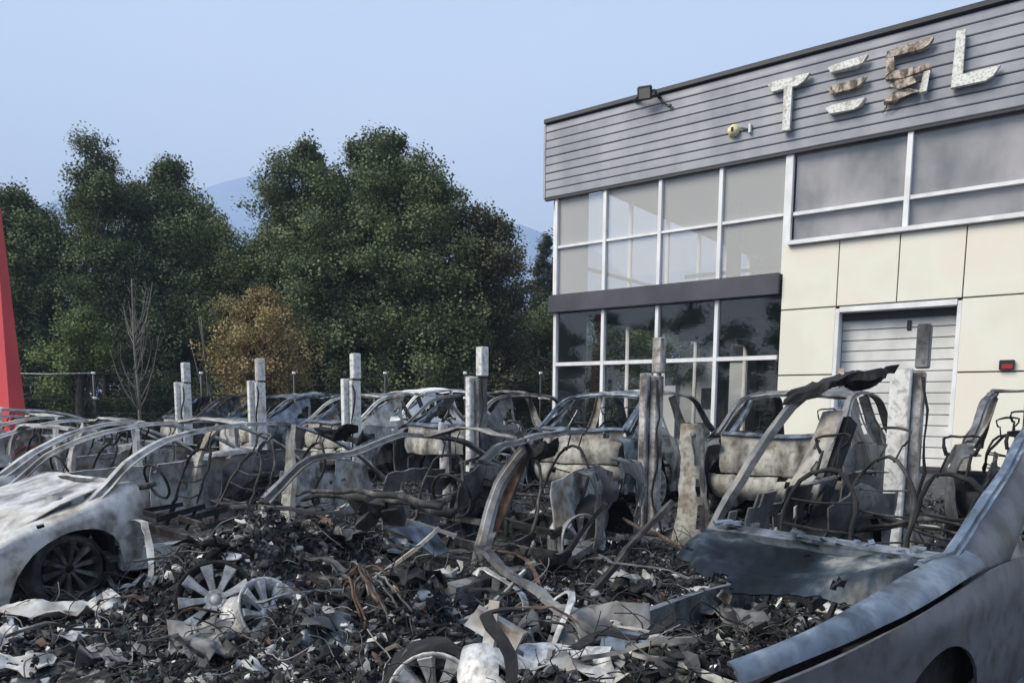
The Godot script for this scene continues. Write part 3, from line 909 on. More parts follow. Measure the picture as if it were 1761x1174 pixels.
func burnt_car(o: Dictionary) -> Node3D:
	var car := thing(o.get("called", "burnt_car"), o.at, o.turn, o.label, "car", o.get("group", ""))
	var has: String = o.has
	var sd: float = o.seed
	var ox := Vector3.ONE * sd * 3.1
	var rough: float = o.get("rough", 0.05)
	var body: Material = o.body
	var rails: Material = o.get("rails", M.grey)
	var rh: float = o.get("roof", 1.43)
	var mb: MB
	# floor pan with battery tray, sills and cross members
	mb = MB.new()
	mb.box(Vector3(0, 0.2, 0), Vector3(1.5, 0.12, 2.5))
	for z: float in [-1.25, -0.6, 0.1, 0.8, 1.25]: mb.bar(Vector3(-0.7, 0.29, z), Vector3(0.7, 0.29, z), 0.09, 0.09)
	mb.warp(N, 0.08, 50.0, sd)
	put(mb, "floor_pan", M.soot, car)
	for s: float in [-1.0, 1.0]:
		mb = MB.new()
		mb.sweep([Vector3(s * 0.82, 0.3, 1.02), Vector3(s * 0.85, 0.29, 0.2), Vector3(s * 0.85, 0.29, -0.6), Vector3(s * 0.83, 0.32, -1.03)], [Vector2(-0.06, -0.1), Vector2(0.06, -0.1), Vector2(0.05, 0.08), Vector2(-0.05, 0.08)])
		mb.warp(N, 0.05, 60.0, sd + s)
		put(mb, "sill", rails, car)
	# fenders, doors and quarter panels
	for q: Array in [["fender", "fl", 0.86, 2.22, 1.0], ["fender", "fr", 0.86, 2.22, -1.0], ["front_door", "dl", -0.18, 0.84, 1.0], ["front_door", "dr", -0.18, 0.84, -1.0], ["rear_door", "el", -1.1, -0.2, 1.0], ["rear_door", "er", -1.1, -0.2, -1.0], ["quarter_panel", "ql", -2.26, -0.9, 1.0], ["quarter_panel", "qr", -2.26, -0.9, -1.0]]:
		if not has.contains(q[1]): continue
		var g := side_grid(q[2], q[3], q[4], 26, q[0] in ["fender", "quarter_panel"], 0.3)
		mb = MB.new()
		mb.sheet(g, 0.012, burn_gone(g, sd + q[2], o.get("holes", 0.5)))
		mb.warp(N, rough * 0.8, 45.0, sd + q[4])
		sink(mb, o.get("droop", 0.0))
		put(mb, q[0], o.get("fender", body) if q[0] == "fender" else body, car)
		if q[0] in ["fender", "quarter_panel"]:
			# wheel housing: a dark arch lining inside the cut-out
			var wz: float = 1.44 if q[0] == "fender" else -1.43
			var hg := []
			for i in 9:
				var a := PI * i / 8.0
				hg.append([Vector3(q[4] * 0.86, 0.34 + 0.385 * sin(a), wz - 0.385 * cos(a)), Vector3(q[4] * 0.7, 0.34 + 0.4 * sin(a), wz - 0.4 * cos(a)), Vector3(q[4] * 0.52, 0.34 + 0.4 * sin(a), wz - 0.4 * cos(a))])
			mb = MB.new()
			mb.sheet(hg, 0.01)
			mb.warp(N, 0.06, 60.0, sd)
			put(mb, "wheel_housing", M.char, car)
	for s: float in [-1.0, 1.0]:
		if not has.contains("fl" if s > 0 else "fr"): continue
		mb = MB.new()
		mb.sweep(smooth_path([Vector3(s * 0.78, 0.26, 0.86), Vector3(s * 0.80, 0.6, 0.87), Vector3(s * 0.76, 0.9, 0.96)], 8), [Vector2(-0.05, -0.03), Vector2(0.05, -0.03), Vector2(0.05, 0.03), Vector2(-0.05, 0.03)], Vector3(0, 0, 1))
		mb.warp(N, rough, 50.0, sd + s)
		put(mb, "hinge_pillar", o.get("body"), car)
	# bonnet
	if has.contains("hood"):
		var g := []
		for i in 15:
			var row := []
			for j in 15:
				var t := i / 14.0
				var z := lerpf(0.98, 2.2, t)
				var u := j / 14.0 * 2.0 - 1.0
				var hw := half_w(z) - 0.17
				row.append(Vector3(u * hw, belt(z) + 0.03 + 0.05 * (1 - u * u) - 0.06 * pow(t, 6), z))
			row.reverse()
			g.append(row)
		mb = MB.new()
		mb.sheet(g, 0.012, burn_gone(g, sd + 2.0, o.get("hood_holes", 0.45)))
		mb.warp(N, rough * 1.4, 35.0, sd)
		sink(mb, o.get("droop", 0.0))
		put(mb, "bonnet", o.get("hood_mat", M.blue), car)
	if has.contains("bay"):
		# what is left in the motor bay and at the nose
		mb = MB.new()
		mb.bar(Vector3(-0.62, 0.55, 2.12), Vector3(0.62, 0.52, 2.12), 0.08, 0.12)
		mb.bar(Vector3(-0.6, 0.5, 2.1), Vector3(-0.58, 0.55, 1.1), 0.07, 0.1)
		mb.bar(Vector3(0.6, 0.5, 2.1), Vector3(0.58, 0.55, 1.1), 0.07, 0.1)
		mb.box(Vector3(0.05, 0.42, 1.5), Vector3(0.6, 0.35, 0.5), Basis.from_euler(Vector3(0.1, 0.2, 0.1)))
		for i in 14:
			var a := Vector3(R.randf_range(-0.6, 0.6), R.randf_range(0.3, 0.65), R.randf_range(1.1, 2.1))
			mb.tube(smooth_path([a, a + Vector3(R.randf_range(-0.3, 0.3), R.randf_range(-0.1, 0.15), R.randf_range(-0.2, 0.2)), a + Vector3(R.randf_range(-0.5, 0.5), R.randf_range(-0.2, 0.1), R.randf_range(-0.3, 0.3))], 6), R.randf_range(0.008, 0.03), 5)
		mb.warp(N, 0.1, 60.0, sd)
		put(mb, "motor_bay", M.char, car)
		for s: float in [-1.0, 1.0]:
			mb = MB.new()
			mb.sweep([Vector3(s * 0.6, 0.35, 1.44), Vector3(s * 0.56, 0.85, 1.36)], [Vector2(-0.09, -0.07), Vector2(0.09, -0.07), Vector2(0.07, 0.07), Vector2(-0.07, 0.07)])
			mb.warp(N, 0.06, 60.0, sd + s)
			put(mb, "strut_tower", M.pale if s > 0 else M.soot, car)
	if has.contains("dash"):
		mb = MB.new()
		mb.tube(smooth_path([Vector3(-0.78, 0.86, 0.9), Vector3(0, 0.9, 0.85), Vector3(0.78, 0.86, 0.9)], 8), 0.035, 7)
		mb.tube(smooth_path([Vector3(-0.75, 0.92, 1.02), Vector3(0.1, 0.95, 1.06), Vector3(0.75, 0.92, 1.02)], 8), 0.022, 6)
		for i in 6: mb.box(Vector3(R.randf_range(-0.6, 0.6), R.randf_range(0.62, 0.85), R.randf_range(0.8, 0.98)), Vector3(0.15, 0.12, 0.1), Basis.from_euler(Vector3(R.randf(), R.randf(), R.randf())))
		mb.tube(smooth_path([Vector3(0.38, 0.82, 0.85), Vector3(0.38, 0.86, 0.6), Vector3(0.38, 0.88, 0.45)], 5), 0.025, 6)
		mb.warp(N, 0.08, 60.0, sd)
		put(mb, "dashboard_beam", M.soot, car)
		mb = MB.new()
		var ring := []
		for i in 17: ring.append(Vector3(0.38 + 0.18 * cos(TAU * i / 16), 0.9 + 0.17 * sin(TAU * i / 16), 0.43 + 0.06 * sin(TAU * i / 16)))
		mb.tube(ring, 0.013, 5)
		put(mb, "steering_wheel", M.char, car)
	# A pillar, roof rail and C pillar in one sweep on each side
	var sag: float = o.get("sag", 0.0)
	for s: float in [-1.0, 1.0]:
		if not has.contains("rl" if s > 0 else "rr"): continue
		var stz: float = o.get("stretch", 0.0)
		var line := [Vector3(s * 0.80, 0.86, 1.26), Vector3(s * 0.785, 0.985, 1.08), Vector3(s * 0.735, 1.14, 0.86), Vector3(s * 0.66, rh - 0.11, 0.46), Vector3(s * 0.61, rh - 0.015, 0.0), Vector3(s * 0.59, rh, -0.45), Vector3(s * 0.60, rh - 0.035 - sag * 0.2, -1.0), Vector3(s * 0.63, rh - 0.14 - sag * 0.5, -1.5), Vector3(s * 0.68, 1.1 - sag, -2.05)]
		for k in range(4, line.size()): line[k].z -= stz * minf(1.0, (k - 3) / 2.0)
		mb = MB.new()
		mb.sweep(smooth_path(line, 36), CH, Vector3.UP, range(37).map(func(i: int) -> float: return 1.0 + 0.5 * pow(maxf(0.0, 1.0 - i / 14.0), 1.5)))
		mb.warp(N, rough * 0.4, 30.0, sd + s)
		sink(mb, o.get("droop", 0.0))
		put(mb, "roof_rail", rails, car)
		if has.contains("fin"):
			mb = MB.new()    # fixed quarter window bar and inner hoop
			mb.tube(smooth_path([Vector3(s * 0.66, 1.0, -1.0), Vector3(s * 0.62, 1.2, -1.2), Vector3(s * 0.60, rh - 0.1, -1.1)], 8), 0.02, 6)
			put(mb, "window_post", rails, car)
	for s: float in [-1.0, 1.0]:
		if not has.contains("cl" if s > 0 else "cr"): continue
		var g := []
		for i in 12:
			var row := []
			for j in 14:
				var t := i / 11.0
				var z := lerpf(lerpf(-0.98, -0.86, t), lerpf(-2.16, -1.12, t), j / 13.0)
				var y := lerpf(belt(z) + 0.012, rh - 0.03 - 0.3 * pow(maxf(0.0, -z - 0.9), 1.6) * t, t)
				row.append(Vector3(s * (lerpf(0.85, 0.60, pow(t, 0.85)) - 0.05 * maxf(0.0, -z - 1.6)), y, z))
			if s < 0: row.reverse()
			g.append(row)
		var gone := burn_gone(g, sd + s * 3.0, 0.6)
		for i in 12:
			for j in 14:
				var u: int = j if s > 0 else 12 - j
				if i > 1 and i < 7 and u > 0 and u < 6 - i * 0.5: gone[i * 1000 + j] = true
		mb = MB.new()
		mb.sheet(g, 0.012, gone)
		mb.warp(N, rough * 0.6, 35.0, sd + s)
		put(mb, "rear_pillar_panel", o.get("body"), car)
	for s: float in [-1.0, 1.0]:
		if not has.contains("bl" if s > 0 else "br"): continue
		var lean: float = o.get("lean", 0.0)
		var bz: float = o.get("bz", 0.0)
		mb = MB.new()
		var bp := [Vector3(s * 0.84, 0.25, -0.22), Vector3(s * 0.845, 0.62, -0.22 - lean * 0.1), Vector3(s * 0.82, 0.95, -0.24 - lean * 0.35), Vector3(s * 0.72, 1.2, -0.28 - lean * 0.6), Vector3(s * 0.6, rh - 0.03, -0.34 - lean)]
		for k in bp.size(): bp[k].z += bz
		mb.sweep(smooth_path(bp, 12), [Vector2(-0.1, -0.02), Vector2(-0.07, 0.03), Vector2(0.07, 0.03), Vector2(0.1, -0.02), Vector2(0.09, -0.028), Vector2(0.06, 0.015), Vector2(-0.06, 0.015), Vector2(-0.09, -0.028)], Vector3(0, 0, 1), [1.15, 1.1, 1.0, 0.95, 0.9, 0.85, 0.8, 0.75, 0.7, 0.65, 0.6, 0.6, 0.6])
		mb.warp(N, rough, 50.0, sd - s)
		put(mb, "centre_pillar", o.get("pillar", M.pale), car)
	# cross members of the burnt-out roof
	for q: Array in [["x1", 0.4, rh - 0.07], ["x2", -0.42, rh + 0.01], ["x3", -1.12, rh - 0.05 - sag * 0.3]]:
		if not has.contains(q[0]): continue
		mb = MB.new()
		mb.sweep(smooth_path([Vector3(-0.63, q[2], q[1]), Vector3(0, q[2] + 0.045, q[1] + 0.05), Vector3(0.63, q[2], q[1])], 10), [Vector2(-0.06, -0.012), Vector2(0.06, -0.012), Vector2(0.055, 0.014), Vector2(-0.055, 0.014)])
		mb.warp(N, rough, 40.0, sd)
		put(mb, "roof_bow", o.get("bow", rails), car)
	if has.contains("roof"):
		var g := []
		for i in 9:
			var row := []
			for j in 9:
				var z := lerpf(-1.2, -0.2, i / 8.0)
				var u := j / 8.0 * 2 - 1
				row.append(Vector3(-u * 0.62, rh + 0.05 - 0.05 * u * u - 0.16 * pow(maxf(0.0, -z - 0.5), 1.5), z))
			g.append(row)
		mb = MB.new()
		mb.sheet(g, 0.012, burn_gone(g, sd + 1.0, 0.6))
		mb.warp(N, rough, 40.0, sd)
		put(mb, "roof_panel", o.get("bow", M.blue), car)
	if has.contains("tail"):
		# tailgate: ledge at the window foot, stepped panel with plate recess, then the bumper
		var g := []
		var prof := [[1.12, -1.98], [1.13, -2.16], [1.1, -2.24], [1.0, -2.22], [0.93, -2.25], [0.86, -2.29], [0.74, -2.3], [0.66, -2.27]]
		for i in prof.size():
			var row := []
			for j in 17:
				var u := j / 16.0 * 2 - 1
				var q: Array = prof[i]
				var inset := 0.02 if i in [4, 5] and absf(u) < 0.45 else 0.0
				row.append(Vector3(u * lerpf(0.66, 0.6, i / 7.0), q[0], q[1] + 0.16 * u * u * absf(u) + inset))
			g.append(row)
		mb = MB.new()
		mb.sheet(g, 0.014, burn_gone(g, sd + 5.0, o.get("tail_holes", 0.6)))
		mb.warp(N, rough, 40.0, sd)
		var tg := put(mb, "tailgate", o.get("tail", M.tan), car)
		mb = MB.new()
		mb.sheet([g[0].map(func(p: Vector3) -> Vector3: return p + Vector3(0, 0.012, -0.01)), g[1].map(func(p: Vector3) -> Vector3: return p + Vector3(0, 0.014, -0.02)), g[2].map(func(p: Vector3) -> Vector3: return p + Vector3(0, 0.01, -0.03))], 0.01)
		mb.warp(N, rough, 40.0, sd)
		put(mb, "tail_lip", M.blue, tg)
		for s: float in [-1.0, 1.0]:
			mb = MB.new()
			mb.sweep(smooth_path([Vector3(s * 0.58, 1.08, -2.0), Vector3(s * 0.56, 1.22, -1.7), Vector3(s * 0.54, rh - 0.1, -1.25)], 10), [Vector2(-0.035, -0.02), Vector2(0.035, -0.02), Vector2(0.03, 0.02), Vector2(-0.03, 0.02)])
			mb.warp(N, rough, 40.0, sd + s)
			put(mb, "window_frame", M.blue, tg)
	if has.contains("bump"):
		var g := []
		for i in 6:
			var row := []
			for j in 17:
				var u := j / 16.0 * 2 - 1
				row.append(Vector3(u * (0.84 - 0.02 * i), [0.64, 0.6, 0.52, 0.46, 0.4, 0.36][i], [-2.26, -2.33, -2.35, -2.34, -2.3, -2.24][i] + 0.34 * pow(absf(u), 3.5)))
			g.append(row)
		mb = MB.new()
		mb.sheet(g, 0.012, burn_gone(g, sd + 7.0, 0.35))
		mb.warp(N, rough * 1.3, 40.0, sd)
		put(mb, "rear_beam", o.get("bumper", M.tan), car)
	if has.contains("seats"):
		for q: Array in [[0.38, -0.32], [-0.38, -0.28]]: seat_frame(car, Vector3(q[0], 0.52, q[1]), R.randf_range(0.25, 0.5), M.char if R.randf() < 0.7 else M.soot)
		seat_frame(car, Vector3(0.4, 0.55, -1.15), 0.4, M.char)
		seat_frame(car, Vector3(-0.35, 0.55, -1.15), 0.35, M.soot)
	if has.contains("inner"):
		# inner wheel houses and rear bulkhead
		for s: float in [-1.0, 1.0]:
			var g := []
			for i in 8:
				var row := []
				for j in 6: row.append(Vector3(s * (0.56 + 0.05 * sin(j * 1.1)), lerpf(0.3, 1.0, j / 5.0) - 0.12 * absf(i - 3.5) / 3.5, lerpf(-2.1, -0.8, i / 7.0)))
				g.append(row)
			mb = MB.new()
			mb.sheet(g, 0.012, burn_gone(g, sd + s, 0.4))
			mb.warp(N, 0.1, 50.0, sd + s)
			put(mb, "inner_panel", M.pale if R.randf() < 0.5 else M.grey, car)
		mb = MB.new()
		for k in 4: mb.tube(smooth_path([Vector3(-0.58, R.randf_range(0.5, 0.8), -1.3 - k * 0.15), Vector3(R.randf_range(-0.2, 0.2), R.randf_range(0.4, 0.8), -1.4 - k * 0.1), Vector3(0.58, R.randf_range(0.5, 0.8), -1.3 - k * 0.15)], 8), 0.016, 5)
		mb.bar(Vector3(-0.6, 0.42, -1.3), Vector3(0.6, 0.42, -1.3), 0.03, 0.26)
		mb.warp(N, 0.1, 50.0, sd)
		put(mb, "rear_shelf", M.soot, car)
	for q: Array in [["w1", 0.78, 1.44], ["w2", -0.78, 1.44], ["w3", 0.78, -1.43], ["w4", -0.78, -1.43]]:
		if not has.contains(q[0]): continue
		var w := Node3D.new()
		w.name = "wheel" if not car.has_node("wheel") else "wheel_%03d" % R.randi_range(100, 900)
		car.add_child(w)
		var tilt := Basis.from_euler(Vector3(R.randf() * 3.0, 0, R.randf_range(-0.12, 0.12)))
		if q[1] < 0: tilt = Basis(Vector3.UP, PI) * tilt
		flat_wheel(w, Vector3(q[1], 0.3, q[2]), tilt)
	squash(car, o.get("sy", 1.0))
	return car


func flat_wheel(w: Node3D, at: Vector3, tilt: Basis) -> void:
	# wheel of a car: rim with spokes as one sub-part each kind
	var t := Transform3D(tilt, at)
	var ax := t * Transform3D(Basis(Vector3(0, 0, 1), -PI / 2))
	var mb := MB.new()
	mb.lathe([Vector2(0.225, -0.11), Vector2(0.248, -0.11), Vector2(0.245, -0.08), Vector2(0.215, -0.04), Vector2(0.215, 0.05), Vector2(0.24, 0.085), Vector2(0.25, 0.10), Vector2(0.25, 0.115), Vector2(0.232, 0.11), Vector2(0.205, 0.04), Vector2(0.205, -0.04), Vector2(0.225, -0.11)], 26, ax)
	put(mb, "rim", M.alloy, w)
	for i in 10:
		var a := TAU * i / 10
		mb = MB.new()
		var d := Vector3(0, cos(a), sin(a))
		mb.sweep([t * (d * 0.035 + Vector3(0.07, 0, 0)), t * (d * 0.13 + Vector3(0.085, 0, 0)), t * (d * 0.225 + Vector3(0.1, 0, 0))], [Vector2(-0.02, -0.014), Vector2(0.02, -0.014), Vector2(0.014, 0.014), Vector2(-0.014, 0.014)], t.basis.x, [0.8, 1.0, 1.6])
		put(mb, "spoke", M.alloy, w)
	mb = MB.new()
	mb.lathe([Vector2(0.0, -0.03), Vector2(0.17, -0.03), Vector2(0.17, -0.06), Vector2(0.0, -0.06)], 20, ax)
	put(mb, "brake_disc", M.soot, w)
	mb = MB.new()
	mb.lathe([Vector2(0.25, -0.1), Vector2(0.29, -0.11), Vector2(0.305, -0.05), Vector2(0.30, 0.05), Vector2(0.285, 0.1), Vector2(0.25, 0.1)], 26, ax)
	mb.warp(N, 0.06, 120.0, at.x * 7.0)
	put(mb, "tyre_bead", M.char, w)


func under(car: Node3D, mb: MB) -> MB:
	# points given in the world, brought into a thing's own axes
	var inv := car.transform.affine_inverse()
	for i in mb.pts.size(): mb.pts[i] = inv * mb.pts[i]
	return mb


func cars() -> void:
	var fg := "burnt cars in the front row, noses out"
	var bg := "burnt cars in the back row, tails out"
	# front row, from the right
	var f := burnt_car({"at": Vector3(-0.92, 0, -4.62), "turn": -12.0, "seed": 1.0, "body": M.grey, "label": "dark grey car at the right edge, smooth front fender, bonnet burnt", "group": fg, "has": "seats inner w1 w3 qr er", "holes": 0.15, "rails": M.blue, "rough": 0.03})
	front_car_right(f)
	var e := burnt_car({"at": Vector3(-4.05, -0.02, -4.75), "turn": 2.0, "seed": 2.0, "body": M.grey, "label": "collapsed car reduced to leaning pillars and seat hoops, mid front row", "group": fg, "has": "seats inner dash ql qr er rr x2", "rails": M.grey, "holes": 0.12, "sag": 0.3, "rough": 0.1, "roof": 1.3})
	var mb := MB.new()
	mb.sweep(smooth_path([Vector3(-3.62, 0.2, -4.6), Vector3(-3.58, 0.6, -4.66), Vector3(-3.45, 1.0, -4.74), Vector3(-3.28, 1.29, -4.84)], 14), [Vector2(-0.08, -0.012), Vector2(-0.045, -0.008), Vector2(-0.035, 0.025), Vector2(0.035, 0.025), Vector2(0.045, -0.008), Vector2(0.08, -0.012), Vector2(0.08, -0.02), Vector2(-0.08, -0.02)], Vector3(0.6, 0, 0.8), [0.8, 0.78, 0.76, 0.74, 0.72, 0.7, 0.68, 0.66, 0.64, 0.62, 0.6, 0.58, 0.56, 0.55, 0.55])
	mb.warp(N, 0.025, 60.0, 3.0)
	put(under(e, mb), "centre_pillar", M.pale, e)
	mb = MB.new()
	mb.sweep(smooth_path([Vector3(-3.22, 1.17, -4.15), Vector3(-3.28, 1.27, -4.5), Vector3(-3.4, 1.32, -5.2), Vector3(-3.6, 1.3, -6.2)], 20), CH)
	mb.warp(N, 0.03, 50.0, 3.0)
	put(under(e, mb), "roof_rail", M.grey, e)
	mb = MB.new()
	mb.bar(Vector3(-3.68, 0.2, -4.68), Vector3(-3.34, 1.22, -4.88), 0.03, 0.06)
	mb.warp(N, 0.08, 70.0, 3.0)
	put(under(e, mb), "pillar_inner_edge", M.rust, e)
	mb = MB.new()
	var g := []
	for i in 6:
		var row := []
		for j in 9: row.append(Vector3(-3.4 + 0.3 * j / 8.0, 1.27 + 0.03 * sin(j * 1.1), -4.75 - 0.28 * i / 5.0))
		g.append(row)
	mb.sheet(g, 0.05, burn_gone(g, 6.0, 0.4))
	mb.warp(N, 0.12, 90.0, 3.0)
	put(under(e, mb), "charred_roof_scrap", M.char, e)
	var c := burnt_car({"at": Vector3(-6.85, 0.03, -3.95), "droop": 0.3, "stretch": 0.32, "bz": -0.42, "turn": 0.0, "seed": 3.0, "body": M.white, "fender": M.white, "label": "whitened burnt car with smooth pale front fender and wheel arch", "group": fg, "has": "fl fr hood bay dash seats inner rl rr bl br x2 qr dr er w1", "rails": M.pale, "pillar": M.tan, "hood_mat": M.white, "rough": 0.035, "sag": 0.55, "lean": 0.15, "sy": 0.93, "hood_holes": 0.6})
	for w in c.get_node("wheel").get_children():
		(w as MeshInstance3D).material_override = M.soot
	for q: Array in [[c, -5.72, 1.27, -5.1], [c, -5.7, 1.29, -4.8]]:
		mb = MB.new()
		g = []
		for i in 5:
			var row := []
			for j in 9: row.append(Vector3(q[1] - 0.1 + 0.36 * j / 8.0, q[2] + 0.02 * sin(j * 1.1), q[3] - 0.16 * i / 4.0))
			g.append(row)
		mb.sheet(g, 0.03, burn_gone(g, q[3] * 3.0, 0.35))
		mb.warp(N, 0.14, 90.0, q[3])
		put(under(q[0], mb), "charred_roof_scrap", M.char, q[0])
	burnt_car({"at": Vector3(-9.2, -0.02, -4.1), "turn": 1.0, "seed": 4.0, "body": M.pale, "label": "pale burnt car behind the whitened one, black-edged windscreen pillar", "group": fg, "has": "fl fr hood bay dash seats inner rl rr bl br x1 x2 ql qr er", "rails": M.pale, "hood_mat": M.blue, "rough": 0.06, "sag": 0.3, "sy": 0.94})
	burnt_car({"at": Vector3(-11.75, -0.02, -4.3), "turn": -1.0, "seed": 5.0, "body": M.tan, "label": "burnt shell with slotted door pillars at the left, tan centre pillar", "group": fg, "has": "fl fr dash seats inner rl rr bl br x1 x2 dl ql qr", "rails": M.pale, "rough": 0.06, "sag": 0.2, "pillar": M.white, "sy": 0.95, "holes": 0.2})
	burnt_car({"at": Vector3(-14.35, 0, -4.5), "turn": 2.0, "seed": 6.0, "body": M.pale, "label": "burnt shell farthest left in the front row, before the red pylon", "group": fg, "has": "fl hood dash seats rl rr bl br x1 x2 ql qr", "rails": M.pale, "rough": 0.05})
	# back row, tails towards the posts
	var bk := [
		[-0.12, "rear-row wreck at the right edge with bare window hoop", "ql er inner seats rl rr bl br x2 bump w3", M.grey, M.grey, 0.07, 0.2],
		[-2.7, "sooty wreck with broad brown flank and pale spoked rear wheel", "ql qr el er dr cl cr tail bump inner seats rl rr br x2 x3 w3 w4 roof", M.grey, M.grey, 0.03, 0.75],
		[-5.32, "wreck with blue-grey roof edge and cream tailgate, near the glazed corner", "ql qr el er dl dr cl cr tail bump inner seats rl rr br bl x2 x3 w4 roof", M.blue, M.blue, 0.03, 0.75],
		[-7.94, "wreck with open tail and pale shelf, behind the tall white post", "ql qr el er cl cr tail inner seats rl rr br bl x1 x2 w4", M.grey, M.grey, 0.05, 0.45],
		[-10.56, "wreck with pale bumper behind the fifth charger post", "ql qr el er cl cr tail bump inner seats rl rr br bl x2 x3 roof", M.pale, M.pale, 0.05, 0.5],
		[-13.18, "small far wreck with bluish roof, last but one at the left", "ql qr er dr cl cr tail bump rl rr br bl x1 x2 roof", M.blue, M.blue, 0.04, 0.6],
		[-15.8, "farthest wreck of the back row, dark low hull at the left", "ql qr er dr cl cr tail bump rl rr br bl x2", M.soot, M.soot, 0.05, 0.5]]
	for i in bk.size():
		var q: Array = bk[i]
		burnt_car({"called": "burnt_hatchback", "at": Vector3(q[0], 0.08, -10.95 - 0.05 * i), "turn": 180.0 + R.randf_range(-2, 2), "seed": 10.0 + i, "body": q[3], "label": q[1], "group": bg, "has": q[2], "rails": q[4], "rough": q[5], "holes": q[6], "roof": 1.6, "tail": M.tan, "bumper": M.tan if i > 0 else M.soot, "pillar": M.tan})
	# pale car beyond the back row, near the hedge
	burnt_car({"called": "pale_car", "at": Vector3(-13.2, 0.1, -15.4), "turn": 172.0, "seed": 30.0, "body": M.frame, "label": "white car with roof bars parked beyond the wrecks by the fence", "has": "ql qr el er dl dr cl cr tail bump rl rr bl br x1 x2 x3 roof fl fr hood", "rails": M.frame, "rough": 0.0, "holes": 2.0, "hood_holes": 2.0, "tail_holes": 2.0, "roof": 1.72, "tail": M.frame, "bumper": M.frame, "pillar": M.frame, "bow": M.frame, "hood_mat": M.frame})


func near_belt(z: float) -> float:
	return 0.97 - 0.085 * pow(maxf(0.0, z - 0.7), 1.55)


func near_half(z: float) -> float:
	return 0.93 - 0.2 * pow(maxf(0.0, z - 1.1) / 1.2, 2.0)


func front_car_right(f: Node3D) -> void:
	# the near dark car: painted fender in two sheets with the open shut line between, cowl, windscreen pillar foot, bonnet
	var g := []
	var cols := 40
	for i in 12:
		var row := []
		for j in cols + 1:
			var z := lerpf(2.3, 0.2, float(j) / cols)
			var bot := 0.24
			var dz := absf(z - 1.3)
			if dz < 0.4: bot = maxf(bot, 0.31 + sqrt(0.16 - dz * dz))
			var top := near_belt(z) - 0.05
			var y := lerpf(minf(bot, top - 0.02), top, i / 11.0)
			row.append(Vector3(near_half(z) * (1.0 - 0.09 * pow((y - 0.62) / 0.45, 2)) + 0.012 * exp(-pow((y - 0.8) / 0.06, 2)) * smoothstep(0.2, 0.9, z), y, z))
		g.append(row)
	var mb := MB.new()
	mb.sheet(g, 0.012)
	mb.warp(N, 0.008, 30.0, 3.0)
	put(mb, "front_fender", M.paint, f)
	g = []
	for i in 9:
		var row := []
		for j in cols + 1:
			var z := lerpf(2.32, 0.86, float(j) / cols)
			var t := i / 8.0
			var top := near_belt(z)
			row.append(Vector3(near_half(z) * 0.97 - 0.005 - lerpf(0.03, 0.10, smoothstep(2.2, 1.3, z)) * t * t - 0.02 * t, top - 0.03 + 0.06 * sin(t * PI * 0.5) + 0.02 * smoothstep(1.0, 0.7, z), z))
		g.append(row)
	mb = MB.new()
	mb.sheet(g, 0.012)
	mb.warp(N, 0.006, 35.0, 8.0)
	put(mb, "fender_top", M.paint_edge, f)
	# broad windscreen pillar, its outer face turned to the side
	g = []
	for i in 16:
		var row := []
		var t := i / 15.0
		for j in 9:
			var u := j / 8.0
			var z := lerpf(1.02, -0.25, t) - 0.16 * u * (1.0 - t)
			row.append(Vector3(lerpf(0.80, 0.73, t * t) + 0.09 * sin(u * PI * 0.5) - 0.03 * t * u, lerpf(0.965, 1.40, pow(t, 1.15)) - lerpf(0.26, 0.11, t) * pow(u, 1.3), z))
		g.append(row)
	mb = MB.new()
	mb.sheet(g, 0.015)
	mb.warp(N, 0.012, 35.0, 8.0)
	put(mb, "windscreen_pillar", M.paint, f)
	mb = MB.new()
	mb.sweep(smooth_path([Vector3(0.74, 0.965, 1.1), Vector3(0.785, 0.985, 0.95), Vector3(0.765, 1.15, 0.5), Vector3(0.72, 1.36, -0.1), Vector3(0.68, 1.5, -0.5)], 20), CH, Vector3.UP, range(21).map(func(_i: int) -> float: return 0.6))
	mb.warp(N, 0.02, 50.0, 9.0)
	put(mb, "pillar_edge", M.paint_edge, f)
	f.get_node("floor_pan").free()
	mb = MB.new()
	mb.bbox(Vector3(0.76, 0.36, 1.15), Vector3(0.1, 0.84, 1.25), 0.02)
	mb.warp(N, 0.06, 60.0, 8.0)
	put(mb, "wheel_housing", M.char, f)
	# bonnet: what is left of it, sagging in the middle, front lip ragged
	g = []
	for i in 25:
		var row := []
		for j in 61:
			var t := i / 24.0
			var u := j / 60.0 * 2 - 1
			var z := lerpf(0.90, 1.36, t) + 0.04 * sin(u * 5.0) - 0.12 * u * u * t + 0.05 * t * N.get_noise_1d(u * 160.0)
			var y := belt(z) - 0.01 - 0.05 * (1 - u * u) * sin(t * PI) - 0.03 * t - 0.08 * pow(t, 6)
			row.append(Vector3(-u * 0.52 + 0.2, y, z))
		g.append(row)
	mb = MB.new()
	mb.sheet(g, 0.01, burn_gone(g, 4.0, 0.42))
	mb.warp(N, 0.05, 40.0, 5.0)
	put(mb, "bonnet", M.hood, f)
	# cowl full of melted crust
	mb = MB.new()
	mb.bar(Vector3(-0.34, 0.92, 0.86), Vector3(0.74, 0.95, 0.86), 0.12, 0.04)
	for i in 26:
		mb.box(Vector3(R.randf_range(-0.3, 0.75), 0.95 + R.randf() * 0.02, R.randf_range(0.8, 0.96)), Vector3(R.randf_range(0.02, 0.1), 0.015, R.randf_range(0.02, 0.06)), Basis.from_euler(Vector3(R.randf_range(-0.3, 0.3), R.randf() * 3, R.randf_range(-0.3, 0.3))))
	mb.warp(N, 0.06, 80.0, 25.0)
	put(mb, "cowl", M.blue, f)
	# inner fender wall, dark, behind the shut line
	mb = MB.new()
	mb.bar(Vector3(0.66, 0.62, 2.2), Vector3(0.80, 0.80, 1.3), 0.03, 0.2)
	mb.bar(Vector3(0.80, 0.80, 1.3), Vector3(0.82, 0.82, 0.7), 0.03, 0.2)
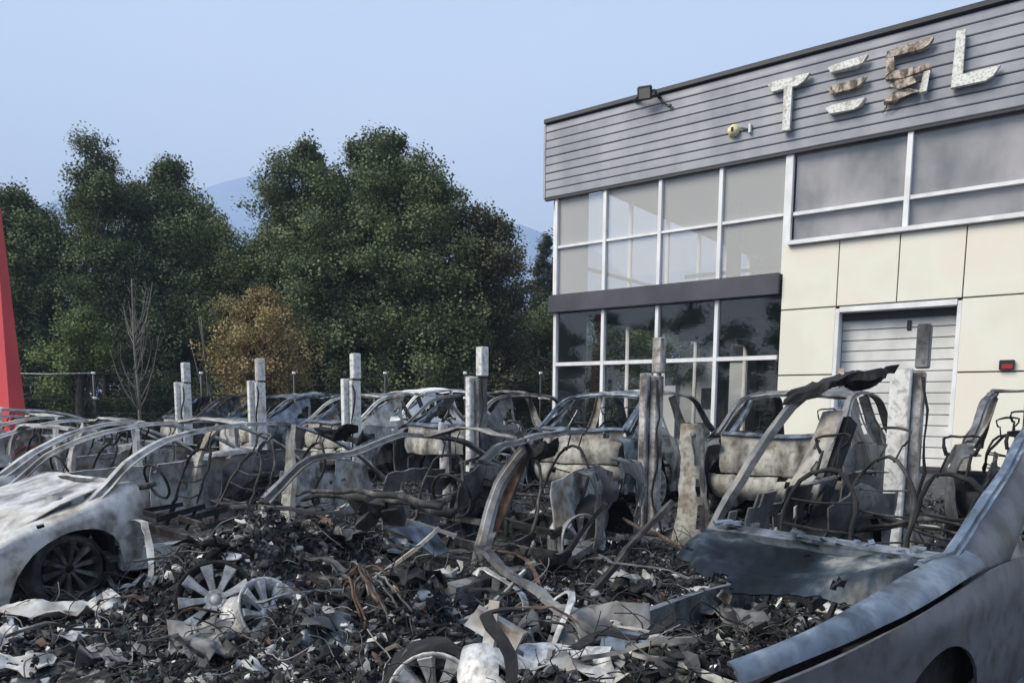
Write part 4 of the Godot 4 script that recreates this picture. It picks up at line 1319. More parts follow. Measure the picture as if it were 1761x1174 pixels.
	put(mb, "inner_fender", M.char, f)
	# near door: frame edge and dark door skin seen at the picture's edge
	mb = MB.new()
	var dg := side_grid(-0.5, 0.17, 1.0, 12, false, 0.3)
	mb.sheet(dg, 0.02)
	put(mb, "front_door", M.char, f)
	# raised charred tail: strut, broad sheet-metal leg and roof chunk on top
	mb = MB.new()
	mb.sweep(smooth_path([Vector3(-2.2, 0.45, -5.68), Vector3(-2.02, 1.0, -6.05), Vector3(-1.82, 1.5, -6.4), Vector3(-1.72, 1.66, -6.52)], 10), [Vector2(-0.035, -0.03), Vector2(0.035, -0.03), Vector2(0.03, 0.03), Vector2(-0.03, 0.03)])
	mb.warp(N, 0.03, 40.0, 2.0)
	put(under(f, mb), "thin_strut", M.grey, f)
	mb = MB.new()
	g = []
	for i in 14:
		var row := []
		var t := i / 13.0
		var c := Vector3(-1.69, 0.42, -5.79).lerp(Vector3(-1.53, 1.5, -6.7), t) + Vector3(0, 0.05 * sin(t * PI), 0)
		for j in 7:
			var u := j / 6.0 - 0.5
			row.append(c + Vector3(u * 0.17, 0, 0.05 * cos(u * PI) + u * 0.06))
		g.append(row)
	mb.sheet(g, 0.03, {3003: true, 9002: true, 7004: true})
	mb.warp(N, 0.04, 50.0, 2.0)
	put(under(f, mb), "sheet_metal_leg", M.tan, f)
	mb = MB.new()
	mb.bar(Vector3(-1.5, 0.45, -5.95), Vector3(-1.42, 1.42, -6.75), 0.06, 0.12)
	mb.warp(N, 0.08, 70.0, 2.0)
	put(under(f, mb), "charred_leg_edge", M.char, f)
	mb = MB.new()
	g = []
	for i in 9:
		var row := []
		for j in 13:
			var t := i / 8.0
			var u := j / 12.0
			row.append(Vector3(-1.86 + 0.62 * u + 0.05 * t, 1.66 + 0.14 * u + 0.08 * t - 0.1 * pow(u - 0.5, 2), -6.35 - 0.55 * t - 0.2 * u))
		g.append(row)
	mb.sheet(g, 0.07, burn_gone(g, 3.0, 0.45))
	mb.warp(N, 0.12, 70.0, 7.0)
	put(under(f, mb), "charred_roof_chunk", M.char, f)


# ---------------------------------------------------------------- the burnt heap
func scatter(called: String, meshes: Array, count: int, place: Callable) -> void:
	var k := 0
	for mesh: Mesh in meshes:
		var mm := MultiMesh.new()
		mm.transform_format = MultiMesh.TRANSFORM_3D
		mm.use_colors = true
		mm.mesh = mesh
		mm.instance_count = count
		for i in count:
			var q: Array = place.call()
			mm.set_instance_transform(i, q[0])
			mm.set_instance_color(i, q[1])
		var o := MultiMeshInstance3D.new()
		o.multimesh = mm
		o.name = fresh(called)
		add_child(o)
		o.set_meta("kind", "stuff")
		k += 1


func shard_mesh(sd: int, flat: float) -> ArrayMesh:
	R.seed = sd
	var mb := MB.new()
	mb.cur = 99
	var rim := []
	for i in 7:
		var a := TAU * i / 7
		rim.append(Vector3(cos(a) * R.randf_range(0.5, 1.2), R.randf_range(-0.3, 0.3) * flat, sin(a) * R.randf_range(0.3, 0.9)))
	var up := Vector3(0.1, 0.35 * flat + 0.06, 0)
	var dn := Vector3(-0.05, -0.35 * flat - 0.06, 0)
	for i in 7:
		mb.tri(up, rim[(i + 1) % 7], rim[i])
		mb.tri(dn, rim[i], rim[(i + 1) % 7])
	return mb.mesh(M.chip)


func curl_mesh(sd: int) -> ArrayMesh:
	R.seed = sd
	var mb := MB.new()
	var p := [Vector3(-1, 0, 0)]
	for i in 4: p.append(p[i] + Vector3(0.5, R.randf_range(-0.4, 0.4), R.randf_range(-0.5, 0.5)))
	mb.tube(smooth_path(p, 10), 0.022, 4)
	return mb.mesh(M.chip)


func chip_colour() -> Color:
	var r := R.randf()
	var k := R.randf_range(0.7, 1.3)
	if r < 0.60: return Color(0.011, 0.011, 0.012) * k
	if r < 0.79: return Color(0.048, 0.049, 0.051) * k
	if r < 0.89: return Color(0.23, 0.228, 0.225) * k
	if r < 0.965: return Color(0.62, 0.61, 0.58) * k
	return Color(0.07, 0.04, 0.03) * k


func wreck_ground() -> Vector3:
	var x := 0.0
	var z := 0.0
	if R.randf() < 0.62:
		x = R.randf_range(-5.9, -0.4)
		z = R.randf_range(-7.2, -1.4)
		if z > -1.95 and x < -3.4 and R.randf() < 0.85: z -= 2.5
	elif R.randf() < 0.7:
		x = R.randf_range(-13.5, -5.0)
		z = R.randf_range(-8.0, -1.5)
	else:
		x = R.randf_range(-13.5, 0.6)
		z = R.randf_range(-13.2, -8.0)
	return Vector3(x, heap(x, z) + lot_height(x, z), z)


func debris() -> void:
	# ash lying over the lot
	var mb := MB.new()
	var st := 0.09
	var nx := 150
	var nz := 80
	for i in nz:
		for j in nx:
			var p := []
			for q: Array in [[0, 0], [0, 1], [1, 1], [1, 0]]:
				var x: float = -13.8 + (j + q[1]) * st
				var z: float = -8.2 + (i + q[0]) * st
				p.append(Vector3(x, heap(x, z) + 0.004 - 0.03 * (1.0 if heap(x, z) < 0.012 else 0.0), z))
			mb.quad(p[3], p[2], p[1], p[0])
	var o := put(mb, "ash_heap", M.ash)
	tag(o, "", "", "", "stuff")
	var shards := [shard_mesh(11, 0.25), shard_mesh(12, 0.5), shard_mesh(13, 1.0), shard_mesh(14, 0.9)]
	var curls := [curl_mesh(21), curl_mesh(22)]
	var clods := []
	for k in 2:
		var lb := MB.new()
		for i in 7:
			for j in 4:
				var f := func(a: int, b: int) -> Vector3:
					var t := PI * b / 4.0
					var d := Vector3(sin(t) * cos(TAU * a / 7.0), cos(t) * 0.6, sin(t) * sin(TAU * a / 7.0))
					return d * (0.9 + 1.1 * N.get_noise_3dv(d * 45.0 + Vector3.ONE * (k * 50.0 + 9.0)))
				lb.quad(f.call(i, j), f.call(i + 1, j), f.call(i + 1, j + 1), f.call(i, j + 1))
		clods.append(lb.mesh(M.chip))
	R.seed = 500
	scatter("charred_clods", clods, 5000, func() -> Array:
		var p := wreck_ground()
		var s := 0.008 + 0.035 * pow(R.randf(), 2.5)
		var v := R.randf_range(0.008, 0.03)
		return [Transform3D(Basis.from_euler(Vector3(R.randf() * 3, R.randf() * TAU, R.randf() * 3)).scaled(Vector3(s * R.randf_range(0.8, 2.2), s, s)), p + Vector3(0, R.randf() * 0.03, 0)), Color(v, v, v * 1.03)])
	scatter("burnt_debris", shards, 28000, func() -> Array:
		var p := wreck_ground()
		var s := 0.008 + 0.05 * pow(R.randf(), 3.4)
		var c := chip_colour()
		if c.r > 0.2: s *= 0.8
		var b := Basis.from_euler(Vector3(R.randf() * TAU, R.randf() * TAU, R.randf() * TAU)).scaled(Vector3.ONE * s)
		return [Transform3D(b, p + Vector3(0, R.randf_range(-0.2, 0.8) * s + 0.07 * R.randf() * R.randf(), 0)), c])
	scatter("burnt_wire", curls, 1500, func() -> Array:
		var p := wreck_ground()
		var s := R.randf_range(0.06, 0.2)
		var b := Basis.from_euler(Vector3(R.randf_range(-0.5, 0.5), R.randf() * TAU, R.randf_range(-0.7, 0.7))).scaled(Vector3.ONE * s)
		var c := chip_colour()
		return [Transform3D(b, p + Vector3(0, R.randf_range(0.0, 0.12), 0)), c * 0.35 if c.r > 0.2 else c])
	# runnels and lumps of molten alloy
	R.seed = 31
	var lumps := []
	for k in 2:
		var lb := MB.new()
		for i in 8:
			for j in 5:
				var f := func(a: int, b: int) -> Vector3:
					var t := PI * b / 5.0
					var d := Vector3(sin(t) * cos(TAU * a / 8.0), cos(t) * 0.5, sin(t) * sin(TAU * a / 8.0))
					return d * (1.0 + 0.9 * N.get_noise_3dv(d * 40.0 + Vector3.ONE * k * 50.0))
				lb.quad(f.call(i, j), f.call(i + 1, j), f.call(i + 1, j + 1), f.call(i, j + 1))
		lumps.append(lb.mesh(M.chip))
	scatter("melted_metal", lumps, 420, func() -> Array:
		var p := wreck_ground()
		var s := 0.015 + 0.06 * pow(R.randf(), 2.0)
		var v := R.randf_range(0.12, 0.62)
		return [Transform3D(Basis.from_euler(Vector3(R.randf() - 0.5, R.randf() * TAU, R.randf() - 0.5)).scaled(Vector3(s * R.randf_range(0.7, 2.0), s, s)), p + Vector3(0, 0.03, 0)), Color(v, v * 0.99, v * 0.97)])
	# larger pieces one could pick up
	R.seed = 77
	for i in 90:
		var p := Vector3(R.randf_range(-5.4, -1.6), 0, R.randf_range(-6.6, -1.9))
		if i > 70: p = Vector3(R.randf_range(-9.0, -5.0), 0, R.randf_range(-7.0, -1.5))
		p.y = heap(p.x, p.z) + R.randf_range(0.02, 0.2)
		var len := R.randf_range(0.25, 0.9)
		var yaw := R.randf() * TAU
		var d := Vector3(cos(yaw), R.randf_range(-0.25, 0.5), sin(yaw)).normalized() * len
		var pick := R.randi() % 9
		var s := thing("twisted_strip", p, 0, "%s %s strip of burnt metal near %s" % ["short" if len < 0.45 else "long" if len > 0.7 else "bent", ["sooty", "sooty", "black", "grey", "grey", "pale", "whitish", "rusty", "sooty"][pick], beside(p)], "metal strip", "twisted metal strips in the heap")
		var mb2 := MB.new()
		var path := smooth_path([Vector3.ZERO, d * 0.35 + Vector3(R.randf_range(-0.1, 0.1), R.randf_range(-0.02, 0.1), R.randf_range(-0.1, 0.1)), d * 0.7 + Vector3(R.randf_range(-0.12, 0.12), R.randf_range(-0.02, 0.12), R.randf_range(-0.12, 0.12)), d], 10)
		var w := R.randf_range(0.006, 0.03)
		var hgt := R.randf_range(0.003, 0.007)
		mb2.cur = 99
		mb2.sweep(path, [Vector2(-w, -hgt), Vector2(w, -hgt), Vector2(w * 0.9, hgt), Vector2(-w * 0.9, hgt)])
		mb2.warp(N, 0.02, 200.0, i)
		put(mb2, "strip", [M.soot, M.soot, M.char, M.grey, M.grey, M.pale, M.alloy, M.rust, M.soot][pick], s)
	for i in 46:
		var p := Vector3(R.randf_range(-5.4, -1.4), 0, R.randf_range(-5.6, -1.8))
		p.y = heap(p.x, p.z) + R.randf_range(0.03, 0.14)
		var pick := R.randi() % 7
		var s := thing("crumpled_sheet", p, R.randf() * 360, "crumpled %s scrap of sheet metal near %s" % [["sooty", "pale", "grey", "dull", "blue-grey", "black", "whitish"][pick], beside(p)], "metal scrap", "crumpled scraps in the heap")
		var g := []
		var w := R.randf_range(0.1, 0.26)
		var h := R.randf_range(0.08, 0.2)
		var ta := R.randf_range(-0.5, 0.9)
		for a in 7:
			var row := []
			for b in 8: row.append(Basis(Vector3.RIGHT, ta) * Vector3((b / 7.0 - 0.5) * w * 2, 0.04 * sin(a * 1.3 + i) * cos(b + i), (a / 6.0 - 0.5) * h * 2))
			g.append(row)
		var mb2 := MB.new()
		mb2.sheet(g, 0.008, burn_gone(g, i * 1.7, 0.3))
		mb2.warp(N, 0.10, 230.0, i)
		put(mb2, "sheet", [M.soot, M.pale, M.grey, M.grey, M.blue, M.char, M.alloy][pick], s)
	named_pieces()


const MARKS := [["the star-spoked wheel", -4.1, -2.6], ["the whitened car", -5.6, -2.6], ["the ash mound", -4.9, -3.5], ["the leaning tan pillar", -3.6, -4.6], ["the half-buried wheel", -2.5, -2.8], ["the pale alloy casting", -2.0, -3.2], ["the burnt bonnet", -1.3, -3.5], ["the multi-spoke wheel", -3.4, -5.8], ["the curved blue panel", -4.05, -4.0], ["the car with the black-edged pillar", -8.0, -4.0]]

func beside(p: Vector3) -> String:
	var best := ""
	var far := 1e9
	for q: Array in MARKS:
		var d := Vector2(p.x - q[1], p.z - q[2]).length()
		if d < far:
			far = d
			best = q[0]
	return best


func rod(called: String, label: String, cat: String, pts: Array, prof: Array, m: Material, wob := 0.04) -> void:
	var o := thing(called, pts[0], 0, label, cat)
	var rel := pts.map(func(p: Vector3) -> Vector3: return p - pts[0])
	var mb := MB.new()
	mb.sweep(smooth_path(rel, 24), prof)
	mb.warp(N, wob, 60.0, pts[0].x * 5.0)
	put(mb, "bar", m, o)


func loose_wheel(at: Vector3, tilt: Basis, label: String, tyre: Material = null, rim: Material = null, fat := 1.0) -> void:
	var w := thing("alloy_wheel", at, 0, label, "wheel", "bare alloy wheels in the heap")
	spoked_wheel(w, Vector3.ZERO, tilt, M.alloy, tyre, 9, rim, fat)


func named_pieces() -> void:
	var flat := [Vector2(-0.035, -0.015), Vector2(0.035, -0.015), Vector2(0.03, 0.018), Vector2(-0.03, 0.018)]
	var thin := [Vector2(-0.014, -0.012), Vector2(0.014, -0.012), Vector2(0.012, 0.012), Vector2(-0.012, 0.012)]
	loose_wheel(Vector3(-4.3, 0.31, -2.7), Basis.from_euler(Vector3(0.2, -0.5, 0.3)), "whole star-spoked alloy wheel in the heap below the whitened car", null, M.char, 1.35)
	loose_wheel(Vector3(-2.5, 0.06, -2.84), Basis.from_euler(Vector3(0.9, -0.75, 0.35)), "bright broken alloy wheel at the bottom, half buried in black ash", M.char, null, 1.5)
	loose_wheel(Vector3(-4.0, 0.2, -2.85), Basis.from_euler(Vector3(0.5, 0.5, 0.7)), "tilted alloy wheel just right of the star-spoked wheel", null, M.alloy)
	loose_wheel(Vector3(-3.42, 0.34, -5.8), Basis.from_euler(Vector3(0.1, -0.35, 0.1)), "multi-spoke wheel with its upper half showing behind black seat bars")
	rod("bent_rail", "long bent pale rail sloping down across the heap to the right", "rail", [Vector3(-3.4, 0.52, -4.35), Vector3(-2.95, 0.5, -4.0), Vector3(-2.45, 0.42, -3.75), Vector3(-2.05, 0.34, -3.6), Vector3(-1.58, 0.26, -3.57)], flat, M.grey)
	rod("bent_rail", "thin dark rail running level above the heap, centre left", "rail", [Vector3(-5.3, 0.74, -3.5), Vector3(-4.7, 0.72, -3.9), Vector3(-4.2, 0.7, -4.2), Vector3(-3.7, 0.55, -4.45)], thin, M.grey)
	rod("bent_rail", "black bar leaning left in front of the multi-spoke wheel", "rail", [Vector3(-3.3, 0.1, -4.9), Vector3(-3.05, 0.5, -5.2), Vector3(-2.86, 0.78, -5.3)], flat, M.char)
	rod("bent_rail", "black bar leaning beside the right-hand seat hoop, second of the pair", "rail", [Vector3(-2.75, 0.1, -4.7), Vector3(-2.5, 0.55, -5.1), Vector3(-2.3, 0.85, -5.3)], flat, M.soot)
	rod("bent_rail", "slim grey rod standing up from the heap below the blue scrap", "rail", [Vector3(-3.75, 0.35, -3.6), Vector3(-3.6, 0.5, -3.75), Vector3(-3.45, 0.72, -3.95)], thin, M.pale)
	rod("bent_rail", "thin grey rod crossing the dark hollow in front of the tan pillar", "rail", [Vector3(-3.0, 0.2, -3.3), Vector3(-2.8, 0.3, -3.6), Vector3(-2.75, 0.5, -4.0)], thin, M.pale)
	rod("bent_rail", "pale bar jutting out over the debris left of the black bonnet hollow", "rail", [Vector3(-1.9, 0.34, -2.9), Vector3(-1.6, 0.45, -3.0), Vector3(-1.2, 0.58, -3.08)], thin, M.grey)
	rod("bent_rail", "straight pale rail in the shadow under the burnt bonnet", "rail", [Vector3(-1.45, 0.5, -3.0), Vector3(-1.1, 0.48, -2.95), Vector3(-0.75, 0.44, -2.9)], thin, M.tan)
	# bundle of copper-coloured cable
	var cb := thing("cable_bundle", Vector3(-3.6, 0.42, -3.25), 0, "reddish-brown bundle of burnt cables arching over the heap's middle", "cable bundle")
	for i in 12:
		var mbc := MB.new()
		var off := Vector3(R.randf_range(-0.06, 0.06), R.randf_range(-0.03, 0.05), R.randf_range(-0.06, 0.06))
		mbc.tube(smooth_path([off, off * 1.3 + Vector3(0.15, 0.10, 0.06), off * 1.6 + Vector3(0.32, 0.08, 0.14), off * 2.2 + Vector3(0.5, -0.08, 0.2)], 10), 0.009, 5)
		mbc.warp(N, 0.03, 150.0, i)
		put(mbc, "cable", M.rust if i % 3 else M.grey, cb)
	# blue curved panel in the heap
	var b := thing("torn_sheet", Vector3(-4.05, 0.62, -4.0), 0, "curved blue-grey body panel lying on the heap, centre left", "body panel")
	var g := []
	for i in 9:
		var row := []
		for j in 12:
			var u := j / 11.0
			var t := i / 8.0 - 0.5
			row.append(Vector3(0.46 * u * 0.9, 0.06 * sin(u * PI) - 0.16 * u * u + 0.02 * t, -0.16 * t * 2 * (1 - 0.7 * absf(u - 0.4)) - 0.2 * u))
		g.append(row)
	var mb := MB.new()
	mb.sheet(g, 0.01)
	mb.warp(N, 0.03, 60.0, 3.0)
	put(mb, "panel", M.blue, b)
	# white casting with round holes
	var c := thing("alloy_casting", Vector3(-2.05, 0.22, -3.1), 35, "whitish perforated alloy casting lying below the long bent rail", "casting")
	g = []
	for i in 12:
		var row := []
		for j in 18:
			var u := j / 17.0
			var t := i / 11.0
			row.append(Vector3(-0.36 + 0.72 * u, 0.16 + 0.1 * sin(u * 6.0) * t - 0.18 * t * t, 0.06 + 0.3 * t))
		g.append(row)
	var gone := {}
	for i in 11:
		for j in 17:
			for h: Array in [[5.5, 11.5, 2.4, 3.4], [3.0, 4.5, 1.6, 1.8], [8.5, 5.0, 1.3, 2.0]]:
				if pow((i - h[0]) / h[2], 2) + pow((j - h[1]) / h[3], 2) < 1.0: gone[i * 1000 + j] = true
	mb = MB.new()
	mb.sheet(g, 0.025, gone)
	mb.warp(N, 0.08, 60.0, 13.0)
	put(mb, "flange", M.alloy, c)
	mb = MB.new()
	mb.bar(Vector3(-0.3, -0.2, 0.3), Vector3(-0.24, 0.42, 0.12), 0.05, 0.05)
	mb.bar(Vector3(-0.33, 0.34, 0.1), Vector3(-0.1, 0.22, 0.14), 0.06, 0.1)
	mb.bar(Vector3(0.02, -0.15, 0.3), Vector3(0.06, 0.2, 0.2), 0.03, 0.04)
	mb.warp(N, 0.06, 80.0, 3.0)
	put(mb, "rib", M.pale, c)
	# light blue bracket and glassy plate
	var lb := thing("torn_sheet", Vector3(-2.35, 0.12, -3.02), 0, "pale blue torn panel standing at the bottom beside the alloy casting", "body panel")
	g = []
	for i in 8:
		var row := []
		for j in 6: row.append(Vector3((j / 5.0 - 0.5) * 0.2 * (1.0 - 0.4 * i / 7.0) + 0.05 * i / 7.0, i / 7.0 * 0.34, 0.05 * sin(j * 1.2)))
		g.append(row)
	mb = MB.new()
	mb.sheet(g, 0.012)
	mb.warp(N, 0.1, 60.0, 31.0)
	put(mb, "panel", M.paint_edge, lb)
	var gp := thing("glass_plate", Vector3(-1.75, 0.32, -3.55), 20, "milky blue plate lying flat left of the burnt bonnet", "glass plate")
	mb = MB.new()
	mb.bbox(Vector3(0, 0, 0), Vector3(0.34, 0.02, 0.22), 0.004, Basis.from_euler(Vector3(0.25, 0, 0.05)))
	mb.warp(N, 0.03, 60.0, 31.0)
	put(mb, "plate", M.paint_edge, gp)
	# bright scrap sheet by the arch of the whitened car, and another at the bottom left
	for q: Array in [[Vector3(-5.55, 0.16, -2.15), 0.34, 0.1, "bright white crumpled sheet on the ground under the wheel arch"], [Vector3(-4.95, 0.05, -1.62), 0.3, 0.12, "pale folded sheet on the asphalt in the lower left corner"], [Vector3(-4.95, 0.5, -3.45), 0.12, 0.1, "white lump of sheet metal on top of the ash mound"]]:
		var s := thing("crumpled_sheet", q[0], 30, q[3], "metal scrap")
		g = []
		for i in 8:
			var row := []
			for j in 12: row.append(Vector3((j / 11.0 - 0.5) * q[1] * 2, 0.05 * sin(j * 0.9 + i) * 0.6, (i / 7.0 - 0.5) * q[2] * 2 + 0.05 * sin(j * 0.5)))
			g.append(row)
		mb = MB.new()
		mb.sheet(g, 0.01)
		mb.warp(N, 0.12, 70.0, q[1] * 40.0)
		put(mb, "sheet", M.white, s)


# ---------------------------------------------------------------- trees
var clump: ArrayMesh
var needle: ArrayMesh

func leaf_clump(sd: int, n: int, rad: float, size: float, long := 1.4) -> ArrayMesh:
	R.seed = sd
	var mb := MB.new()
	mb.cur = 99
	for i in n:
		var c := Vector3(R.randfn(), R.randfn(), R.randfn()) * rad * 0.45
		var b := Basis.from_euler(Vector3(R.randf_range(-0.9, 0.9), R.randf() * TAU, R.randf_range(-0.9, 0.9)))
		var s := size * R.randf_range(0.7, 1.3)
		mb.tint = Color.WHITE * R.randf_range(0.9, 1.1)
		var p0 := c + b * Vector3(0, 0, -s * long * 0.5)
		var p1 := c + b * Vector3(s * 0.5, s * 0.14, 0)
		var p2 := c + b * Vector3(0, 0, s * long * 0.5)
		var p3 := c + b * Vector3(-s * 0.5, s * 0.14, 0)
		var mid := c + b * Vector3(0, 0, 0)
		mb.tri(p0, mid, p1); mb.tri(mid, p2, p1); mb.tri(p0, p3, mid); mb.tri(mid, p3, p2)
	return mb.mesh(M.leaf)


func crown(parent: Node3D, lobes: Array, n: int, c1: Color, c2: Color, sc: float, gap: float, called := "crown", sd := 1.0, mesh: Mesh = null, bough := 32) -> void:
	var mm := MultiMesh.new()
	mm.transform_format = MultiMesh.TRANSFORM_3D
	mm.use_colors = true
	mm.mesh = mesh if mesh else clump
	var tf := []
	var cl := []
	var vol := []
	var tot := 0.0
	for q: Array in lobes:
		tot += pow(q[3] * q[4] * q[5], 0.62)
		vol.append(tot)
	var boughs := []
	for i in maxi(4, n / bough):
		var r := R.randf() * tot
		var k := 0
		while vol[k] < r: k += 1
		var q: Array = lobes[k]
		var d := Vector3(R.randfn(), R.randfn() + 0.15, R.randfn()).normalized()
		var rr := pow(R.randf(), 0.33)
		var p := Vector3(q[0], q[1], q[2]) + Vector3(d.x * q[3], d.y * q[4], d.z * q[5]) * rr * (1.0 + 0.28 * N.get_noise_3dv(d * 90.0 + Vector3.ONE * (sd * 13.0 + k * 5.0)))
		var small: float = minf(minf(q[3], q[4]), q[5])
		boughs.append([p, minf(0.58, small * 0.55) * R.randf_range(0.55, 1.3), R.randf()])
	while tf.size() < n:
		var q: Array = boughs[R.randi() % boughs.size()]
		var o := (Vector3(R.randfn(), R.randfn() * 0.66, R.randfn()) * 0.66).limit_length(1.35)
		var p: Vector3 = q[0] + o * q[1]
		if N.get_noise_3dv(p * 60.0 + Vector3.ONE * sd * 21.0) < gap: 
			if R.randf() < 0.7: continue
		var s := sc * R.randf_range(0.6, 1.2)
		tf.append(Transform3D(Basis.from_euler(Vector3(R.randf_range(-0.5, 0.5), R.randf() * TAU, R.randf_range(-0.5, 0.5))).scaled(Vector3.ONE * s), p))
		cl.append(c1.lerp(c2, clampf(q[2] * 0.75 + R.randf_range(-0.05, 0.2), 0.0, 1.0)))
	mm.instance_count = tf.size()
	for i in tf.size():
		mm.set_instance_transform(i, tf[i])
		mm.set_instance_color(i, cl[i])
	var o := MultiMeshInstance3D.new()
	o.multimesh = mm
	o.name = called
	o.set_meta("kind", "stuff")
	parent.add_child(o, true)


func tree(called: String, label: String, x: float, z: float, lobes: Array, n: int, c1: Color, c2: Color, sc := 1.0, gap := -0.22, bark: Material = null, trunk_r := 0.16, cat := "tree", group := "trees beyond the fence", low := 0.94) -> Node3D:
	var t := thing(called, Vector3(x, 0.1, z), 0, label, cat, group)
	lobes = lobes.map(func(q: Array) -> Array: return [q[0] * 1.06, q[1] * low, q[2], q[3] * 1.1, q[4] * low, q[5] * 1.1])
	var top := 0.0
	for q: Array in lobes: top = maxf(top, q[1])
	var mb := MB.new()
	mb.tube(smooth_path([Vector3.ZERO, Vector3(R.randf_range(-0.2, 0.2), top * 0.35, 0.1), Vector3(R.randf_range(-0.3, 0.3), top * 0.7, 0), Vector3(0, top, 0)], 12), trunk_r, 8, trunk_r * 0.2)
	put(mb, "trunk", bark if bark else M.bark, t)
	mb = MB.new()
	for q: Array in lobes:
		for i in 5:
			var e := Vector3(q[0], q[1], q[2]) + Vector3(R.randf_range(-0.7, 0.7) * q[3], R.randf_range(-0.2, 0.8) * q[4], R.randf_range(-0.7, 0.7) * q[5])
			var s := Vector3(0, minf(e.y * 0.6, top * 0.8) * R.randf_range(0.6, 1.0), 0)
			mb.tube(smooth_path([s, s.lerp(e, 0.5) + Vector3(R.randf_range(-0.3, 0.3), 0.2, R.randf_range(-0.3, 0.3)), e], 8), trunk_r * 0.4, 5, 0.015)
	put(mb, "limbs", bark if bark else M.bark, t)
	if n > 0: crown(t, lobes, int(n * 1.3), c1, c2, sc, gap, "crown", x)
	return t


func trees() -> void:
	clump = leaf_clump(5, 20, 0.36, 0.085)
	needle = leaf_clump(6, 16, 0.42, 0.07, 4.0)
	R.seed = 900
	var dk1 := Color(0.075, 0.10, 0.05)
	var dk2 := Color(0.205, 0.24, 0.115)
	var md2 := Color(0.21, 0.235, 0.095)
	# big round tree, several tops
	tree("broadleaf_tree", "largest tree, broad dark green crown left of the showroom", -21.7, -21.1, [[0.2, 9.6, 0, 1.9, 2.3, 1.8], [-1.3, 8.6, 0.4, 1.8, 2.2, 1.6], [1.9, 8.7, 0.3, 1.5, 1.9, 1.6], [-0.2, 5.6, 0.9, 4.0, 3.2, 3.0], [2.9, 7.0, 0.2, 1.7, 2.2, 1.8], [3.3, 9.0, 0.2, 0.7, 1.0, 0.7], [-2.2, 10.1, 0.3, 0.6, 1.1, 0.6], [3.6, 4.6, 0.2, 1.6, 2.0, 1.6], [-2.7, 6.9, 0.5, 1.6, 2.4, 1.7], [0.8, 3.0, 0.8, 4.0, 2.0, 2.8], [1.0, 11.2, 0, 0.55, 1.0, 0.55], [-0.6, 11.1, 0, 0.5, 1.1, 0.5]], 11500, dk1, dk2, 1.0, -0.2, null, 0.3)
	tree("broadleaf_tree", "dark tree joined to the largest one, pointed top at its left", -23.8, -19.4, [[0, 9.4, 0, 1.4, 1.7, 1.4], [-1.1, 9.3, 0, 0.7, 2.2, 0.7], [0.6, 7.2, 0, 1.9, 2.2, 1.6], [-0.9, 6.6, 0, 1.6, 2.0, 1.5], [0, 4.0, 0, 2.6, 2.6, 1.8], [0.3, 10.9, 0, 0.4, 0.9, 0.4]], 5200, dk1, dk2, 0.95, -0.15, null, 0.2)
	tree("broadleaf_tree", "brown-leaved narrow tree at the right end of the tree line", -17.2, -22.1, [[0, 7.6, 0, 0.75, 1.5, 0.7], [0.2, 5.9, 0, 1.25, 1.5, 1.1], [0, 3.8, 0, 1.5, 1.8, 1.2], [0.3, 1.9, 0, 1.6, 1.2, 1.2]], 2300, Color(0.065, 0.08, 0.045), Color(0.17, 0.155, 0.085), 0.9, -0.1)
	tree("broadleaf_tree", "slender loose-leaved tree with tall airy top, left", -29.1, -14.0, [[0, 10.0, 0, 0.75, 1.3, 0.75], [0.3, 8.2, 0, 1.1, 1.6, 1.0], [-0.2, 6.2, 0, 1.5, 1.8, 1.4], [0, 4.0, 0, 1.9, 1.9, 1.5], [0.3, 10.4, 0, 0.6, 1.2, 0.6], [0.9, 9.2, 0.2, 0.7, 0.9, 0.7], [-0.5, 9.3, 0, 0.7, 1.0, 0.7]], 2900, dk1, dk2, 0.85, -0.03)
	tree("broadleaf_tree", "rounded dark tree between the slender one and the low saplings", -29.0, -16.6, [[0, 9.0, 0, 1.7, 1.9, 1.5], [1.3, 8.2, 0, 1.3, 1.6, 1.2], [-1.2, 8.4, 0, 1.2, 1.7, 1.1], [0.2, 6.0, 0, 2.5, 2.4, 2.0], [0.3, 3.4, 0, 3.0, 2.4, 2.0], [0.5, 10.7, 0, 0.5, 0.9, 0.5], [2.0, 6.4, 0.2, 1.3, 1.6, 1.2], [-1.5, 10.0, 0, 0.4, 0.9, 0.4]], 6000, dk1, dk2, 0.95, -0.14)
	tree("broadleaf_tree", "dark crown at the left edge behind the red pylon", -32.4, -12.4, [[0, 8.8, 0, 1.8, 1.6, 1.6], [1.2, 8.2, 0, 1.3, 1.3, 1.2], [0.3, 6.3, 0, 2.1, 1.7, 1.8], [-0.6, 3.9, 0, 2.4, 2.4, 1.8], [0.3, 10.0, 0, 0.5, 0.9, 0.5]], 4500, dk1, dk2, 1.0, -0.12, null, 0.16, "tree", "trees beyond the fence", 0.86)
	tree("sapling", "small pointed dark tree before the hill, centre left", -30.4, -19.3, [[0, 9.0, 0, 0.55, 1.2, 0.55], [0.2, 7.2, 0, 1.2, 1.4, 1.0], [0, 4.8, 0, 1.9, 2.4, 1.5]], 2200, dk1, dk2, 0.85, -0.1)
	tree("sapling", "lighter green young tree filling the dip below the hill", -26.1, -17.6, [[0, 7.4, 0, 0.9, 1.1, 0.9], [0.4, 5.9, 0, 1.4, 1.4, 1.2], [-0.3, 4.0, 0, 1.8, 1.9, 1.5], [0, 2.2, 0, 1.9, 1.5, 1.4], [-1.2, 6.2, 0, 0.8, 1.0, 0.8]], 3000, dk2, md2, 0.85, -0.12)
